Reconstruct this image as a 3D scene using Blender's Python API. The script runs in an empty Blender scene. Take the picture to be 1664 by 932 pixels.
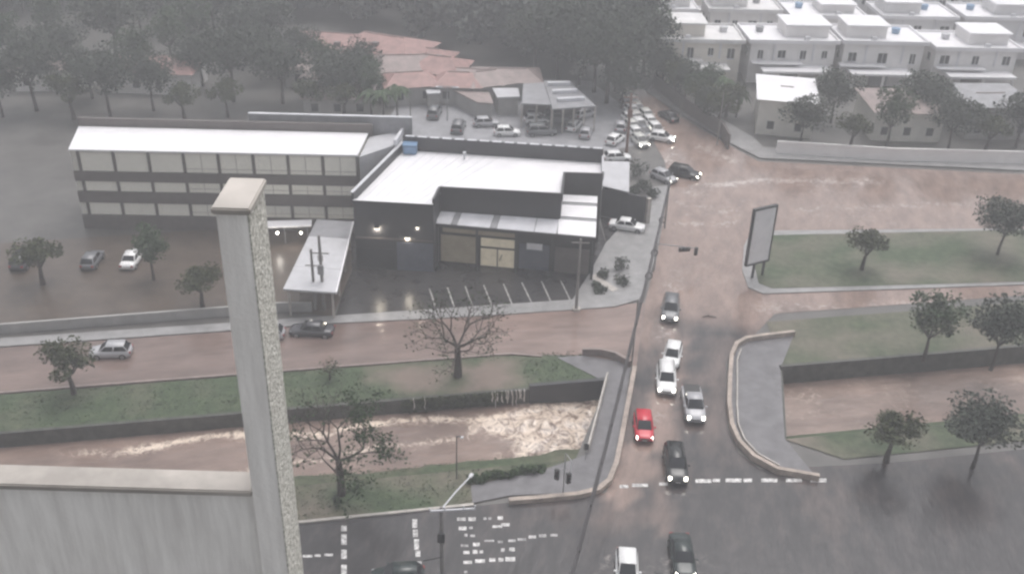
import bpy, bmesh, math, random
from mathutils import Vector, noise
random.seed(7)
R = math.radians
SC = bpy.context.scene
COL = SC.collection

# ---------------------------------------------------------------- camera, light, exposure
F_PX, CX, CY, PITCH, ROLL, CAM_H = 1673.0, 832.0, 466.0, R(30), R(1.72), 56.0
cam_d = bpy.data.cameras.new('camera'); cam = bpy.data.objects.new('camera', cam_d); COL.objects.link(cam)
cam_d.sensor_width = 36; cam_d.lens = 36 * F_PX / 1664; cam_d.clip_start = .1; cam_d.clip_end = 4000
FW = Vector((0, math.cos(PITCH), -math.sin(PITCH))); R0 = Vector((1, 0, 0)); U0 = Vector((0, math.sin(PITCH), math.cos(PITCH)))
CR = math.cos(ROLL) * R0 + math.sin(ROLL) * U0; CU = -math.sin(ROLL) * R0 + math.cos(ROLL) * U0
from mathutils import Matrix
cam.matrix_world = Matrix(((CR.x, CU.x, -FW.x, 0), (CR.y, CU.y, -FW.y, 0), (CR.z, CU.z, -FW.z, CAM_H), (0, 0, 0, 1)))
SC.camera = cam

world = bpy.data.worlds.new('World'); SC.world = world; world.use_nodes = True
wn = world.node_tree.nodes; wl = world.node_tree.links; wn.clear()
sky = wn.new('ShaderNodeTexSky'); sky.sky_type = 'NISHITA'; sky.sun_disc = False
SUN_EL, SUN_AZ = R(70), R(30)
sky.sun_elevation = SUN_EL; sky.sun_rotation = SUN_AZ; sky.dust_density = 6; sky.air_density = 1.0; sky.ozone_density = 1.0
hs = wn.new('ShaderNodeHueSaturation'); hs.inputs['Saturation'].default_value = .22
bg = wn.new('ShaderNodeBackground'); bg.inputs['Strength'].default_value = .15
wo = wn.new('ShaderNodeOutputWorld')
wl.new(sky.outputs[0], hs.inputs['Color']); wl.new(hs.outputs[0], bg.inputs[0]); wl.new(bg.outputs[0], wo.inputs[0])
sun_d = bpy.data.lights.new('sun', 'SUN'); sun_d.energy = .75; sun_d.angle = R(50); sun_d.color = (1, .95, .95)
sun = bpy.data.objects.new('sun', sun_d); COL.objects.link(sun)
sun.rotation_euler = (R(90) - SUN_EL, 0, math.pi - SUN_AZ + 0)
vs = SC.view_settings; vs.view_transform = 'Standard'; vs.look = 'None'; vs.exposure = 0.25; vs.gamma = 1; vs.use_curve_mapping = False
SC.render.engine = 'CYCLES'
cy = SC.cycles
cy.use_denoising = True; cy.volume_bounces = 1; cy.max_bounces = 6; cy.diffuse_bounces = 2; cy.glossy_bounces = 3
cy.transparent_max_bounces = 12; cy.volume_step_rate = 1; cy.filter_width = 2.5
cy.caustics_reflective = False; cy.caustics_refractive = False

# ---------------------------------------------------------------- placement helpers
def ray(px, py):
    return FW + CR * ((px - CX) / F_PX) - CU * ((py - CY) / F_PX)
def P(px, py, z=0.0):            # the place on height z that shows at this pixel of the photograph
    d = ray(px, py); t = (z - CAM_H) / d.z
    return Vector((d.x * t, d.y * t, z))
def AY(px, py, Y):               # the place at forward distance Y that shows there
    d = ray(px, py); t = Y / d.y
    return Vector((d.x * t, Y, CAM_H + d.z * t))
A11 = R(11.0); CA, SA = math.cos(A11), math.sin(A11)
def UV(u, v, z=0.0):             # grid along the canal
    return Vector((u * CA - v * SA, u * SA + v * CA, z))
def toUV(p):
    return (p.x * CA + p.y * SA, -p.x * SA + p.y * CA)
def fbm(x, y, s=1.0, o=4, seed=0.0):
    return noise.fractal(Vector((x * s + seed, y * s - seed, seed * 1.7)), 1.0, 2.0, o)
def sm(a, b, x):
    t = max(0., min(1., (x - a) / (b - a))); return t * t * (3 - 2 * t)
def inpoly(x, y, poly):
    c = False; j = len(poly) - 1
    for i in range(len(poly)):
        xi, yi = poly[i][0], poly[i][1]; xj, yj = poly[j][0], poly[j][1]
        if (yi > y) != (yj > y) and x < (xj - xi) * (y - yi) / (yj - yi) + xi: c = not c
        j = i
    return c
def dpoly(x, y, poly):           # signed distance, positive inside
    best = 1e9; n = len(poly)
    for i in range(n):
        ax, ay = poly[i][0], poly[i][1]; bx, by = poly[(i + 1) % n][0], poly[(i + 1) % n][1]
        dx, dy = bx - ax, by - ay; L = dx * dx + dy * dy or 1e-9
        t = max(0, min(1, ((x - ax) * dx + (y - ay) * dy) / L))
        best = min(best, math.hypot(x - ax - t * dx, y - ay - t * dy))
    return best if inpoly(x, y, poly) else -best

# ---------------------------------------------------------------- materials
def mat(name, col, rough=.6, var=.12, vscale=1.5, metal=0.0, bump=0.0, bscale=20., emit=None, est=0., spec=.5, dark=None, zs=1.):
    m = bpy.data.materials.new(name); m.use_nodes = True
    nt = m.node_tree; n = nt.nodes; l = nt.links; b = n['Principled BSDF']
    b.inputs['Roughness'].default_value = rough; b.inputs['Metallic'].default_value = metal
    b.inputs['Specular IOR Level'].default_value = spec
    geo = n.new('ShaderNodeNewGeometry')
    if var:
        t = n.new('ShaderNodeTexNoise'); t.inputs['Scale'].default_value = vscale; t.inputs['Detail'].default_value = 5
        t.inputs['Roughness'].default_value = .65
        mpn = n.new('ShaderNodeMapping'); mpn.inputs['Scale'].default_value = (1, 1, zs); l.new(geo.outputs['Position'], mpn.inputs[0]); l.new(mpn.outputs[0], t.inputs['Vector'])
        r = n.new('ShaderNodeValToRGB')
        lo = dark or tuple(c * (1 - var) for c in col); hi = tuple(min(1, c * (1 + var)) for c in col)
        r.color_ramp.elements[0].position = .32; r.color_ramp.elements[1].position = .68
        r.color_ramp.elements[0].color = (*lo, 1); r.color_ramp.elements[1].color = (*hi, 1)
        l.new(t.outputs['Fac'], r.inputs[0]); l.new(r.outputs[0], b.inputs['Base Color'])
    else:
        b.inputs['Base Color'].default_value = (*col, 1)
    if bump:
        t2 = n.new('ShaderNodeTexNoise'); t2.inputs['Scale'].default_value = bscale; t2.inputs['Detail'].default_value = 4
        l.new(geo.outputs['Position'], t2.inputs['Vector'])
        bp = n.new('ShaderNodeBump'); bp.inputs['Strength'].default_value = bump; bp.inputs['Distance'].default_value = .05
        l.new(t2.outputs['Fac'], bp.inputs['Height']); l.new(bp.outputs[0], b.inputs['Normal'])
    if emit:
        b.inputs['Emission Color'].default_value = (*emit, 1); b.inputs['Emission Strength'].default_value = est
    return m

def mat_blend(name, ca, cb, ra, rb, attr='mud', vscale=.6, bump=.15, bscale=3., va=.18, vb=.1, foam=None, flow=None, bdist=.08):
    """two materials' colours mixed by a per-vertex amount of silt"""
    m = bpy.data.materials.new(name); m.use_nodes = True
    nt = m.node_tree; n = nt.nodes; l = nt.links; b = n['Principled BSDF']
    geo = n.new('ShaderNodeNewGeometry')
    at = n.new('ShaderNodeAttribute'); at.attribute_name = attr
    t = n.new('ShaderNodeTexNoise'); t.inputs['Scale'].default_value = vscale; t.inputs['Detail'].default_value = 8; t.inputs['Roughness'].default_value = .7
    pos = geo.outputs['Position']
    if flow:
        mpf = n.new('ShaderNodeMapping'); mpf.vector_type = 'TEXTURE'; mpf.inputs['Rotation'].default_value = (0, 0, flow[0]); mpf.inputs['Scale'].default_value = (flow[1], 1, 1); l.new(pos, mpf.inputs[0]); pos = mpf.outputs[0]
    l.new(pos, t.inputs['Vector'])
    def ramp(c, v):
        r = n.new('ShaderNodeValToRGB')
        r.color_ramp.elements[0].position = .3; r.color_ramp.elements[1].position = .7
        r.color_ramp.elements[0].color = (*[x * (1 - v) for x in c], 1); r.color_ramp.elements[1].color = (*[min(1, x * (1 + v)) for x in c], 1)
        l.new(t.outputs['Fac'], r.inputs[0]); return r
    a_, b_ = ramp(ca, va), ramp(cb, vb)
    # break the border up with noise
    ma = n.new('ShaderNodeMath'); ma.operation = 'MULTIPLY_ADD'; ma.inputs[1].default_value = .5; ma.inputs[2].default_value = -.25
    l.new(t.outputs['Fac'], ma.inputs[0])
    ad = n.new('ShaderNodeMath'); ad.operation = 'ADD'; ad.use_clamp = True
    l.new(at.outputs['Fac'], ad.inputs[0]); l.new(ma.outputs[0], ad.inputs[1])
    mx = n.new('ShaderNodeMix'); mx.data_type = 'RGBA'
    l.new(ad.outputs[0], mx.inputs[0]); l.new(a_.outputs[0], mx.inputs[6]); l.new(b_.outputs[0], mx.inputs[7])
    last = mx.outputs[2]
    mr = n.new('ShaderNodeMapRange'); mr.inputs[3].default_value = ra; mr.inputs[4].default_value = rb
    l.new(ad.outputs[0], mr.inputs[0]); l.new(mr.outputs[0], b.inputs['Roughness'])
    if foam:
        af = n.new('ShaderNodeAttribute'); af.attribute_name = 'foam'
        t3 = n.new('ShaderNodeTexNoise'); t3.inputs['Scale'].default_value = 1.15; t3.inputs['Detail'].default_value = 9; t3.inputs['Roughness'].default_value = .75; t3.inputs['Distortion'].default_value = 1.2
        l.new(geo.outputs['Position'], t3.inputs['Vector'])
        s = n.new('ShaderNodeMath'); s.operation = 'MULTIPLY_ADD'; s.inputs[1].default_value = 7.5; s.inputs[2].default_value = -3.95
        l.new(t3.outputs['Fac'], s.inputs[0])
        s2 = n.new('ShaderNodeMath'); s2.operation = 'MULTIPLY_ADD'; s2.inputs[1].default_value = 1.25
        l.new(af.outputs['Fac'], s2.inputs[0]); l.new(s.outputs[0], s2.inputs[2])
        s3 = n.new('ShaderNodeMath'); s3.operation = 'MULTIPLY'; s3.use_clamp = True
        cl = n.new('ShaderNodeClamp'); l.new(s2.outputs[0], cl.inputs[0])
        pw = n.new('ShaderNodeMath'); pw.operation = 'POWER'; pw.inputs[1].default_value = .5; l.new(af.outputs['Fac'], pw.inputs[0])
        l.new(cl.outputs[0], s3.inputs[0]); l.new(pw.outputs[0], s3.inputs[1])
        m2 = n.new('ShaderNodeMix'); m2.data_type = 'RGBA'; m2.inputs[7].default_value = (*foam, 1)
        l.new(s3.outputs[0], m2.inputs[0]); l.new(last, m2.inputs[6]); last = m2.outputs[2]
    l.new(last, b.inputs['Base Color'])
    t2 = n.new('ShaderNodeTexNoise'); t2.inputs['Scale'].default_value = bscale; t2.inputs['Detail'].default_value = 5
    l.new(pos, t2.inputs['Vector'])
    bp = n.new('ShaderNodeBump'); bp.inputs['Strength'].default_value = bump; bp.inputs['Distance'].default_value = bdist
    l.new(t2.outputs['Fac'], bp.inputs['Height']); l.new(bp.outputs[0], b.inputs['Normal'])
    return m

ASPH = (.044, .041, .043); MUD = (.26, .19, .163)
M = {}
M['ground'] = mat('wet_ground', (.10, .095, .09), .45, .25, .25, bump=.2, bscale=2)
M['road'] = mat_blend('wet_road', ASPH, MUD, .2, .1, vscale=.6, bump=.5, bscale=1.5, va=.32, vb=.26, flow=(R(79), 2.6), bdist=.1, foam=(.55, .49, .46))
M['flood'] = mat_blend('flood_water', (.145, .105, .092), (.245, .178, .155), .1, .12, vscale=.5, bump=.55, bscale=1.6, va=.28, vb=.24, flow=(R(11), 3.2), bdist=.12)
M['canal'] = mat_blend('canal_water', (.15, .105, .088), (.26, .19, .16), .22, .25, vscale=.6, bump=.7, bscale=2.0, va=.25, vb=.2, flow=(R(11), 2.6), bdist=.12, foam=(.78, .66, .55))
M['grass'] = mat_blend('wet_grass', (.043, .069, .029), (.17, .125, .10), .75, .35, vscale=1.1, bump=.6, bscale=7, va=.45)
M['asphalt'] = mat('parking_asphalt', (.038, .036, .037), .25, .3, .5, bump=.12, bscale=6)
M['pave'] = mat('wet_pavement', (.27, .265, .265), .32, .22, .7, bump=.1, bscale=6)
M['pave_dark'] = mat('dark_wet_pavement', (.145, .14, .147), .28, .25, .7, bump=.1, bscale=6)
M['kerb'] = mat('kerb_concrete', (.42, .39, .36), .6, .25, 1.2)
M['tanwall'] = mat('weathered_low_wall', (.36, .30, .26), .6, .3, 1.0, bump=.2, bscale=8)
M['brownwall'] = mat('brown_wet_wall', (.21, .165, .15), .5, .3, .9)
M['canalwall'] = mat('mossy_canal_wall', (.055, .055, .048), .55, .45, 1.1, bump=.3, bscale=4)
M['paint'] = mat('road_paint', (.62, .61, .60), .45, .35, 3., dark=(.16, .155, .155))
M['worn'] = mat('worn_road_paint', (.38, .37, .37), .45, .55, 2.2, dark=(.08, .078, .08))
M['black'] = mat('charcoal_cladding', (.032, .032, .037), .5, .15, .8)
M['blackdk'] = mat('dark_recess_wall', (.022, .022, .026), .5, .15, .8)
M['white'] = mat('white_roof_sheet', (.82, .81, .83), .35, .06, .35)
M['whitepaint'] = mat('white_paint', (.78, .76, .73), .6, .06, 2.5)
M['stipple'] = mat('stippled_render', (.86, .84, .78), .85, .12, 26., bump=.7, bscale=40., dark=(.33, .32, .27))
M['pillarpaint'] = mat('rain_stained_paint', (.92, .90, .86), .55, .04, 9., zs=.1, dark=(.74, .715, .68), bump=.15, bscale=30)
M['grey'] = mat('light_grey_metal', (.50, .50, .52), .4, .1, .8)
M['midgrey'] = mat('mid_grey_roofing', (.27, .27, .285), .5, .2, .6)
M['canopy'] = mat('pale_canopy_sheet', (.62, .62, .65), .35, .14, .5)
M['cream'] = mat('cream_render', (.66, .64, .58), .7, .1, .7)
M['blind'] = mat('cream_blind', (.82, .80, .72), .6, .05, 2.)
M['taupe'] = mat('taupe_band', (.115, .10, .095), .6, .15, 1.)
M['brownfloor'] = mat('brown_court', (.085, .065, .052), .35, .25, .5)
M['terra'] = mat('terracotta_tiles', (.31, .185, .17), .6, .25, .8, bump=.3, bscale=6)
M['terra2'] = mat('faded_tiles', (.27, .215, .205), .6, .25, .8, bump=.3, bscale=6)
M['housewall'] = mat('grey_house_wall', (.34, .33, .32), .7, .15, .6)
M['whitewall'] = mat('off_white_wall', (.76, .74, .73), .7, .08, .5)
M['glass'] = mat('dark_glass', (.02, .022, .026), .08, 0)
M['carglass'] = mat('car_glass', (.018, .02, .024), .06, 0)
M['bluegrey'] = mat('blue_grey_shutter', (.09, .10, .13), .35, .15, 1.2)
M['lit'] = mat('lit_shop_glass', (.42, .38, .30), .3, .25, .9, emit=(1., .86, .62), est=.15)
M['dimlit'] = mat('dim_shop_glass', (.2, .18, .14), .25, .2, .8, emit=(1., .82, .56), est=.04)
M['steel'] = mat('grey_steel', (.30, .30, .31), .45, .1, 3, metal=.3)
M['dkmetal'] = mat('dark_metal', (.03, .03, .032), .5, .1, 3)
M['concrete'] = mat('pole_concrete', (.20, .19, .18), .7, .2, 2)
M['rust'] = mat('reddish_pole', (.20, .11, .085), .7, .25, 1)
M['wire'] = mat('cable_rubber', (.06, .055, .058), .3, 0)
M['bark'] = mat('wet_bark', (.042, .031, .026), .8, .35, 4, bump=.4, bscale=20)
M['tyre'] = mat('tyre_rubber', (.015, .015, .015), .7, 0)
M['rim'] = mat('wheel_rim', (.35, .35, .36), .3, 0, metal=.8)
M['plastic'] = mat('black_plastic', (.02, .02, .02), .45, 0)
M['plate'] = mat('number_plate', (.55, .55, .55), .5, 0)
M['lampon'] = mat('headlight_on', (.9, .9, .9), .2, 0, emit=(1, .94, .82), est=9)
M['lampfar'] = mat('far_headlight_on', (.9, .9, .9), .2, 0, emit=(1, .95, .82), est=22.)
M['lampoff'] = mat('headlight_off', (.3, .31, .32), .15, 0)
M['tail'] = mat('tail_lamp', (.25, .02, .02), .2, 0)
M['flood_lamp'] = mat('lit_lamp', (.9, .9, .9), .2, 0, emit=(1, .91, .74), est=2.2)
M['sign'] = mat('white_board', (.75, .74, .76), .4, .08, 1.)
M['blue'] = mat('blue_tank', (.16, .27, .42), .4, .1, 1.5)
M['red_l'] = mat('signal_lens_red', (.12, .01, .01), .3, 0)
M['foam'] = mat('falling_water', (.50, .45, .41), .4, .3, 5)
def leafmat(name, c):
    return mat(name, c, .85, .5, 1.1, spec=.15)
M['leaf_a'] = leafmat('leaf_dark', (.062, .074, .058)); M['leaf_b'] = leafmat('leaf_mid', (.062, .088, .05)); M['leaf_c'] = leafmat('leaf_olive', (.060, .070, .036))
M['leaf_n'] = leafmat('leaf_wet_dark', (.036, .056, .026)); M['leaf_pale'] = leafmat('leaf_pale', (.40, .40, .37)); M['tuft'] = leafmat('tuft_green', (.048, .076, .034))
def paint(name, c, rough=.22): return mat(name, c, rough, 0, metal=.0, spec=.6)
CARS = dict(dgrey=paint('car_charcoal', (.06, .06, .068)), white=paint('car_white', (.80, .80, .80)), red=paint('car_red', (.55, .022, .045)), black=paint('car_black', (.014, .016, .017)),
            grey=paint('car_grey', (.16, .165, .175)), silver=paint('car_silver', (.42, .42, .44)), green=paint('car_dark_green', (.022, .032, .032)), pale=paint('car_pale', (.6, .6, .57)))

# ---------------------------------------------------------------- mesh helpers
class MB:
    def __init__(s): s.v = []; s.f = []
    def poly(s, pts):
        b = len(s.v); s.v += [tuple(p) for p in pts]; s.f.append(tuple(range(b, b + len(pts)))); return s
    def hexa(s, lo, hi):         # two matching rings
        b = len(s.v); n = len(lo); s.v += [tuple(p) for p in lo] + [tuple(p) for p in hi]
        s.f.append(tuple(range(b + n - 1, b - 1, -1))); s.f.append(tuple(range(b + n, b + 2 * n)))
        for i in range(n):
            j = (i + 1) % n; s.f.append((b + i, b + j, b + n + j, b + n + i))
        return s
    def box(s, x0, x1, y0, y1, z0, z1):
        q = [(x0, y0), (x1, y0), (x1, y1), (x0, y1)]
        return s.hexa([(a, b, z0) for a, b in q], [(a, b, z1) for a, b in q])
    def prism(s, pts, z0, z1):
        a = sum(pts[i][0] * pts[(i + 1) % len(pts)][1] - pts[(i + 1) % len(pts)][0] * pts[i][1] for i in range(len(pts)))
        q = list(pts) if a > 0 else list(reversed(pts))
        return s.hexa([(p[0], p[1], z0) for p in q], [(p[0], p[1], z1) for p in q])
    def bar(s, a, b, w, h, z=None):      # rectangular bar from a to b, width w across, height h upward from a/b
        a, b = Vector(a), Vector(b); d = Vector((b.x - a.x, b.y - a.y, 0)); d = d.normalized() if d.length > 1e-6 else Vector((1, 0, 0))
        n = Vector((-d.y, d.x, 0)) * (w / 2); up = Vector((0, 0, h))
        lo = [a - n, b - n, b + n, a + n]
        return s.hexa(lo, [p + up for p in lo])
    def tube(s, pts, rad, n=6, cap=True):
        pts = [Vector(p) for p in pts]; rads = rad if isinstance(rad, (list, tuple)) else [rad] * len(pts)
        b0 = len(s.v)
        for i, p in enumerate(pts):
            d = (pts[min(i + 1, len(pts) - 1)] - pts[max(i - 1, 0)])
            d = d.normalized() if d.length > 1e-9 else Vector((0, 0, 1))
            up = Vector((0, 0, 1)) if abs(d.z) < .9 else Vector((1, 0, 0))
            x = d.cross(up).normalized(); y = d.cross(x).normalized()
            for k in range(n):
                t = 2 * math.pi * k / n
                s.v.append(tuple(p + (x * math.cos(t) + y * math.sin(t)) * rads[i]))
        for i in range(len(pts) - 1):
            for k in range(n):
                a = b0 + i * n + k; c = b0 + i * n + (k + 1) % n
                s.f.append((a, c, c + n, a + n))
        if cap:
            s.f.append(tuple(range(b0 + n - 1, b0 - 1, -1))); e = b0 + (len(pts) - 1) * n; s.f.append(tuple(range(e, e + n)))
        return s
    def strip(s, pts, w, z0, z1):        # wall along a polyline with mitred joints
        pts = [Vector((p[0], p[1], 0)) for p in pts]; Lf, Rt = [], []
        for i, p in enumerate(pts):
            d0 = (p - pts[i - 1]).normalized() if i else None; d1 = (pts[i + 1] - p).normalized() if i < len(pts) - 1 else None
            d = ((d0 or d1) + (d1 or d0)).normalized(); n = Vector((-d.y, d.x, 0))
            k = 1 / max(.4, n.dot(Vector((-(d1 or d0).y, (d1 or d0).x, 0))))
            Lf.append(p + n * (w / 2 * k)); Rt.append(p - n * (w / 2 * k))
        zz = z1 if isinstance(z1, (list, tuple)) else [z1] * len(pts)
        b = len(s.v); m = len(pts)
        for i in range(m):
            for q, z in ((Rt[i], z0), (Lf[i], z0), (Lf[i], zz[i]), (Rt[i], zz[i])): s.v.append((q.x, q.y, z))
        for i in range(m - 1):
            for k in range(4):
                a = b + i * 4 + k; c = b + i * 4 + (k + 1) % 4
                s.f.append((a, a + 4, c + 4, c))
        s.f.append((b, b + 1, b + 2, b + 3)); e = b + (m - 1) * 4; s.f.append((e + 3, e + 2, e + 1, e))
        return s
    def build(s, name, m, parent=None, bevel=0, smooth=False, off=None, kind=None):
        me = bpy.data.meshes.new(name)
        v = s.v if off is None else [(a[0] - off[0], a[1] - off[1], a[2] - off[2]) for a in s.v]
        me.from_pydata(v, [], s.f); me.materials.append(m)
        if bevel or smooth:
            bm = bmesh.new(); bm.from_mesh(me)
            if bevel:
                bmesh.ops.bevel(bm, geom=[e for e in bm.edges if len(e.link_faces) == 2 and e.calc_face_angle(0) > .5], offset=bevel, segments=2, affect='EDGES')
            bmesh.ops.recalc_face_normals(bm, faces=bm.faces)
            bm.to_mesh(me); bm.free()
        if smooth:
            for p in me.polygons: p.use_smooth = True
        o = bpy.data.objects.new(name, me); COL.objects.link(o)
        if parent: o.parent = parent
        if kind: o['kind'] = kind
        return o
def tag(o, label, cat, group=None):
    o['label'] = label; o['category'] = cat
    if group: o['group'] = group
    return o
def thing(name, label, cat, loc=(0, 0, 0), rz=0., group=None):
    o = bpy.data.objects.new(name, None); COL.objects.link(o); o.location = loc; o.rotation_euler = (0, 0, rz); o.empty_display_size = .3
    return tag(o, label, cat, group)
def kids(o): return [c for c in bpy.data.objects if c.parent == o]
def copy_tree(o, parent=None):
    c = o.copy(); COL.objects.link(c)
    if parent: c.parent = parent
    for ch in kids(o): copy_tree(ch, c)
    return c
def struct(mb, name, m): return mb.build(name, m, kind='structure')
def sheet(name, pts, z, m, step=1.0, attrs=None, zfn=None, kind='structure', skirt=0):
    """flat polygon cut along a grid, with per-vertex amounts"""
    bm = bmesh.new(); vs_ = [bm.verts.new((p[0], p[1], 0)) for p in pts]; f = bm.faces.new(vs_)
    if f.calc_area() and f.normal.z < 0: pass
    xs = [p[0] for p in pts]; ys = [p[1] for p in pts]
    for ax, lo, hi in ((0, min(xs), max(xs)), (1, min(ys), max(ys))):
        k = lo + step
        while k < hi - .01:
            co = (k, 0, 0) if ax == 0 else (0, k, 0); no = (1, 0, 0) if ax == 0 else (0, 1, 0)
            bmesh.ops.bisect_plane(bm, geom=bm.verts[:] + bm.edges[:] + bm.faces[:], plane_co=co, plane_no=no); k += step
    bmesh.ops.recalc_face_normals(bm, faces=bm.faces)
    if bm.faces[:] and sum(f.normal.z for f in bm.faces) < 0: bmesh.ops.reverse_faces(bm, faces=bm.faces)
    for v in bm.verts: v.co.z = z + (zfn(v.co.x, v.co.y) if zfn else 0)
    me = bpy.data.meshes.new(name); bm.to_mesh(me); bm.free(); me.materials.append(m)
    for an, fn in (attrs or {}).items():
        a = me.attributes.new(an, 'FLOAT', 'POINT')
        a.data.foreach_set('value', [fn(v.co.x, v.co.y) for v in me.vertices])
    for p in me.polygons: p.use_smooth = True
    o = bpy.data.objects.new(name, me); COL.objects.link(o)
    if kind: o['kind'] = kind
    return o

# ================================================================ SETTING
V_TOP, V_BANK, V_KERB = 76.2, 65.8, 61.4
AVL = lambda Y: 9.3 + (Y - 67.2) * .200          # left kerb of the avenue
AV_H = R(11.4)
# ground in three pieces, leaving the canal open
def uvp(*l): return [UV(u, v) for u, v in l]
WL0, WL1 = P(985, 620), P(955, 738)              # canal edge of the bridge walkway
g = MB()
uA = toUV(WL0)[0]; uB = toUV(WL1)[0] - 1.2
CR0, CR1 = 41.5, 37.5                            # the canal comes out again on the far side of the avenue
for l in ([(-700, V_TOP), (700, V_TOP), (700, 1100), (-700, 1100)], [(-700, V_BANK), (-700, -250), (700, -250), (700, V_BANK)],
          [(uB, V_BANK), (CR1, V_BANK), (CR0, V_TOP), (uA, V_TOP)]):
    g.poly([UV(u, v, -.02) for u, v in l])
struct(g, 'ground', M['ground'])

def lane_mud_glow(x, y):
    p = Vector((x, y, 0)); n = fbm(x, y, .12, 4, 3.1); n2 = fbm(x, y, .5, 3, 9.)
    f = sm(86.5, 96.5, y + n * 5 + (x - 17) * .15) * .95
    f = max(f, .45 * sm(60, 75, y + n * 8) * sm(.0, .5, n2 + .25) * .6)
    # wheel-path silt from the flood, with headlight reflections painted into the same mud amount
    for (ax, ay, bx, by, w, k) in silt_glow_tracks:
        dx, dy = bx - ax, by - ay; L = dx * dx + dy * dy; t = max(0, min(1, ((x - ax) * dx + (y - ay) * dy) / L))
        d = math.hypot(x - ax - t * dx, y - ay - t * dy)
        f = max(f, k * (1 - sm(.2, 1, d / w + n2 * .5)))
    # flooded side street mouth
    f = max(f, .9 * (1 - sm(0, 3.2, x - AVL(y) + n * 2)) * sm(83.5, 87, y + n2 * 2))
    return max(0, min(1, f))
def road_foam(x, y):
    f = 0
    for (ax, ay, bx, by, w, k) in ripples:
        dx, dy = bx - ax, by - ay; L = dx * dx + dy * dy; t = max(0, min(1, ((x - ax) * dx + (y - ay) * dy) / L))
        d = math.hypot(x - ax - t * dx, y - ay - t * dy) + .5 * fbm(x, y, .35, 3, 6.)
        f = max(f, k * math.exp(-(d / w) ** 2))
    return max(0, min(1, f + .18 * sm(95, 100, y) * max(0, fbm(x * .35, y, .35, 4, 8.))))
def seg(a, b, w, k): a, b = P(*a), P(*b); return (a.x, a.y, b.x, b.y, w, k)
silt_glow_tracks = [seg((1093, 545), (1076, 720), 1.6, .95), (*seg((1076, 650), (1030, 770), 2.4, 1.),), seg((1030, 740), (1010, 800), 2.2, 1.), seg((1070, 700), (1075, 800), 1.5, .5),
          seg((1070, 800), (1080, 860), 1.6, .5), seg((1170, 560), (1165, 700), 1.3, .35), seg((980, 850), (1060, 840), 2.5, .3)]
ripples = [seg((1086, 476), (1093, 440), .35, .5), seg((1096, 476), (1103, 440), .35, .45), seg((1095, 265), (1060, 255), .5, .5), seg((1126, 292), (1145, 300), .4, .5), seg((1078, 640), (1072, 680), .3, .3), seg((1094, 640), (1092, 680), .3, .3), seg((1165, 302), (1240, 293), .7, .8), seg((1240, 293), (1420, 296), .9, .6), seg((1060, 258), (1100, 250), .8, .4), seg((1140, 238), (1190, 262), .8, .6), seg((1090, 365), (1200, 362), .35, .5), seg((1110, 430), (1190, 432), .3, .3),
           seg((1115, 312), (1135, 312), .5, .6), seg((1300, 340), (1600, 330), .5, .4), seg((1240, 500), (1600, 490), .5, .45), seg((1100, 330), (1205, 345), .3, .35), seg((1085, 530), (1080, 550), .5, .5), seg((1000, 905), (985, 930), .35, .5), seg((1035, 915), (1045, 935), .3, .4), seg((1085, 905), (1080, 935), .3, .4), seg((1136, 905), (1145, 930), .3, .4)]
# carriageways: the near crossing and the avenue
avR = [P(1180, 590), P(1180, 640), P(1183, 700), P(1200, 735), P(1235, 762)]
road_poly = [UV(-60, V_KERB), UV(toUV(P(825, 826))[0], V_KERB), P(985, 800), P(1003, 755), P(1012, 715), P(1034, 600), P(1048, 490), P(1066, 425), P(1088, 300), P(1080, 262),
             P(1062, 230), P(1030, 190), P(1012, 160), P(1018, 142), P(1045, 145), P(1110, 192), P(1170, 228), P(1232, 262), P(1700, 285), P(1700, 520), UV(75, 86), UV(45, 86), P(1225, 545), P(1196, 553)] + avR + [UV(45, 61.5), UV(75, 61.5), UV(75, 40), UV(-60, 40)]
sheet('avenue_road', road_poly, .012, M['road'], 1.0, {'mud': lane_mud_glow, 'foam': road_foam})
# flooded street beside the canal
fl = [UV(-75, 82.3), UV(toUV(P(830, 575))[0], 82.2), P(945, 577), P(1026, 590), P(1034, 600), P(1047, 492), UV(toUV(P(935, 503))[0], 90.1), UV(-75, 90.2)]
sheet('flooded_street', fl, .03, M['flood'], 1.5, {'mud': lambda x, y: max(0, min(1, .25 + .6 * sm(-14, 3, x + 6 * fbm(x, y, .1)) + .25 * fbm(x, y, .2)))})

# verge between street and canal
silt = [P(600, 600), P(700, 590), P(835, 585), P(845, 628), P(760, 640), P(690, 640), P(620, 628)]
sheet('grass_verge', [UV(-75, V_TOP + .3), UV(uA - .5, V_TOP + .3), P(1008, 600), P(945, 580), UV(toUV(P(830, 578))[0], 82.1), UV(-75, 82.1)], .06, M['grass'], 1.0,
      {'mud': lambda x, y: max(0, min(1, sm(-1.2, 1.6, dpoly(x, y, silt) + 1.2 * fbm(x, y, .4)) * .95 - (.7 * (1 - sm(.6, 2.2, math.hypot(x + 4.8, y - 79))))) + .3 * max(0, fbm(x, y, .3, 3, 5.)))},
      zfn=lambda x, y: .06 * fbm(x, y, .7))
struct(MB().poly([p + Vector((0, 0, .125)) for p in (P(905, 582), P(948, 579), P(1026, 592), P(1018, 640), P(988, 624))]), 'corner_pavement', M['pave_dark'])
k = MB(); k.strip([UV(-75, 82.2), UV(-22, 82.4), UV(-2, 82.35), UV(toUV(P(830, 576))[0], 82.25), P(880, 580)], .28, 0, .17)
struct(k, 'verge_kerb', M['brownwall'])
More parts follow.
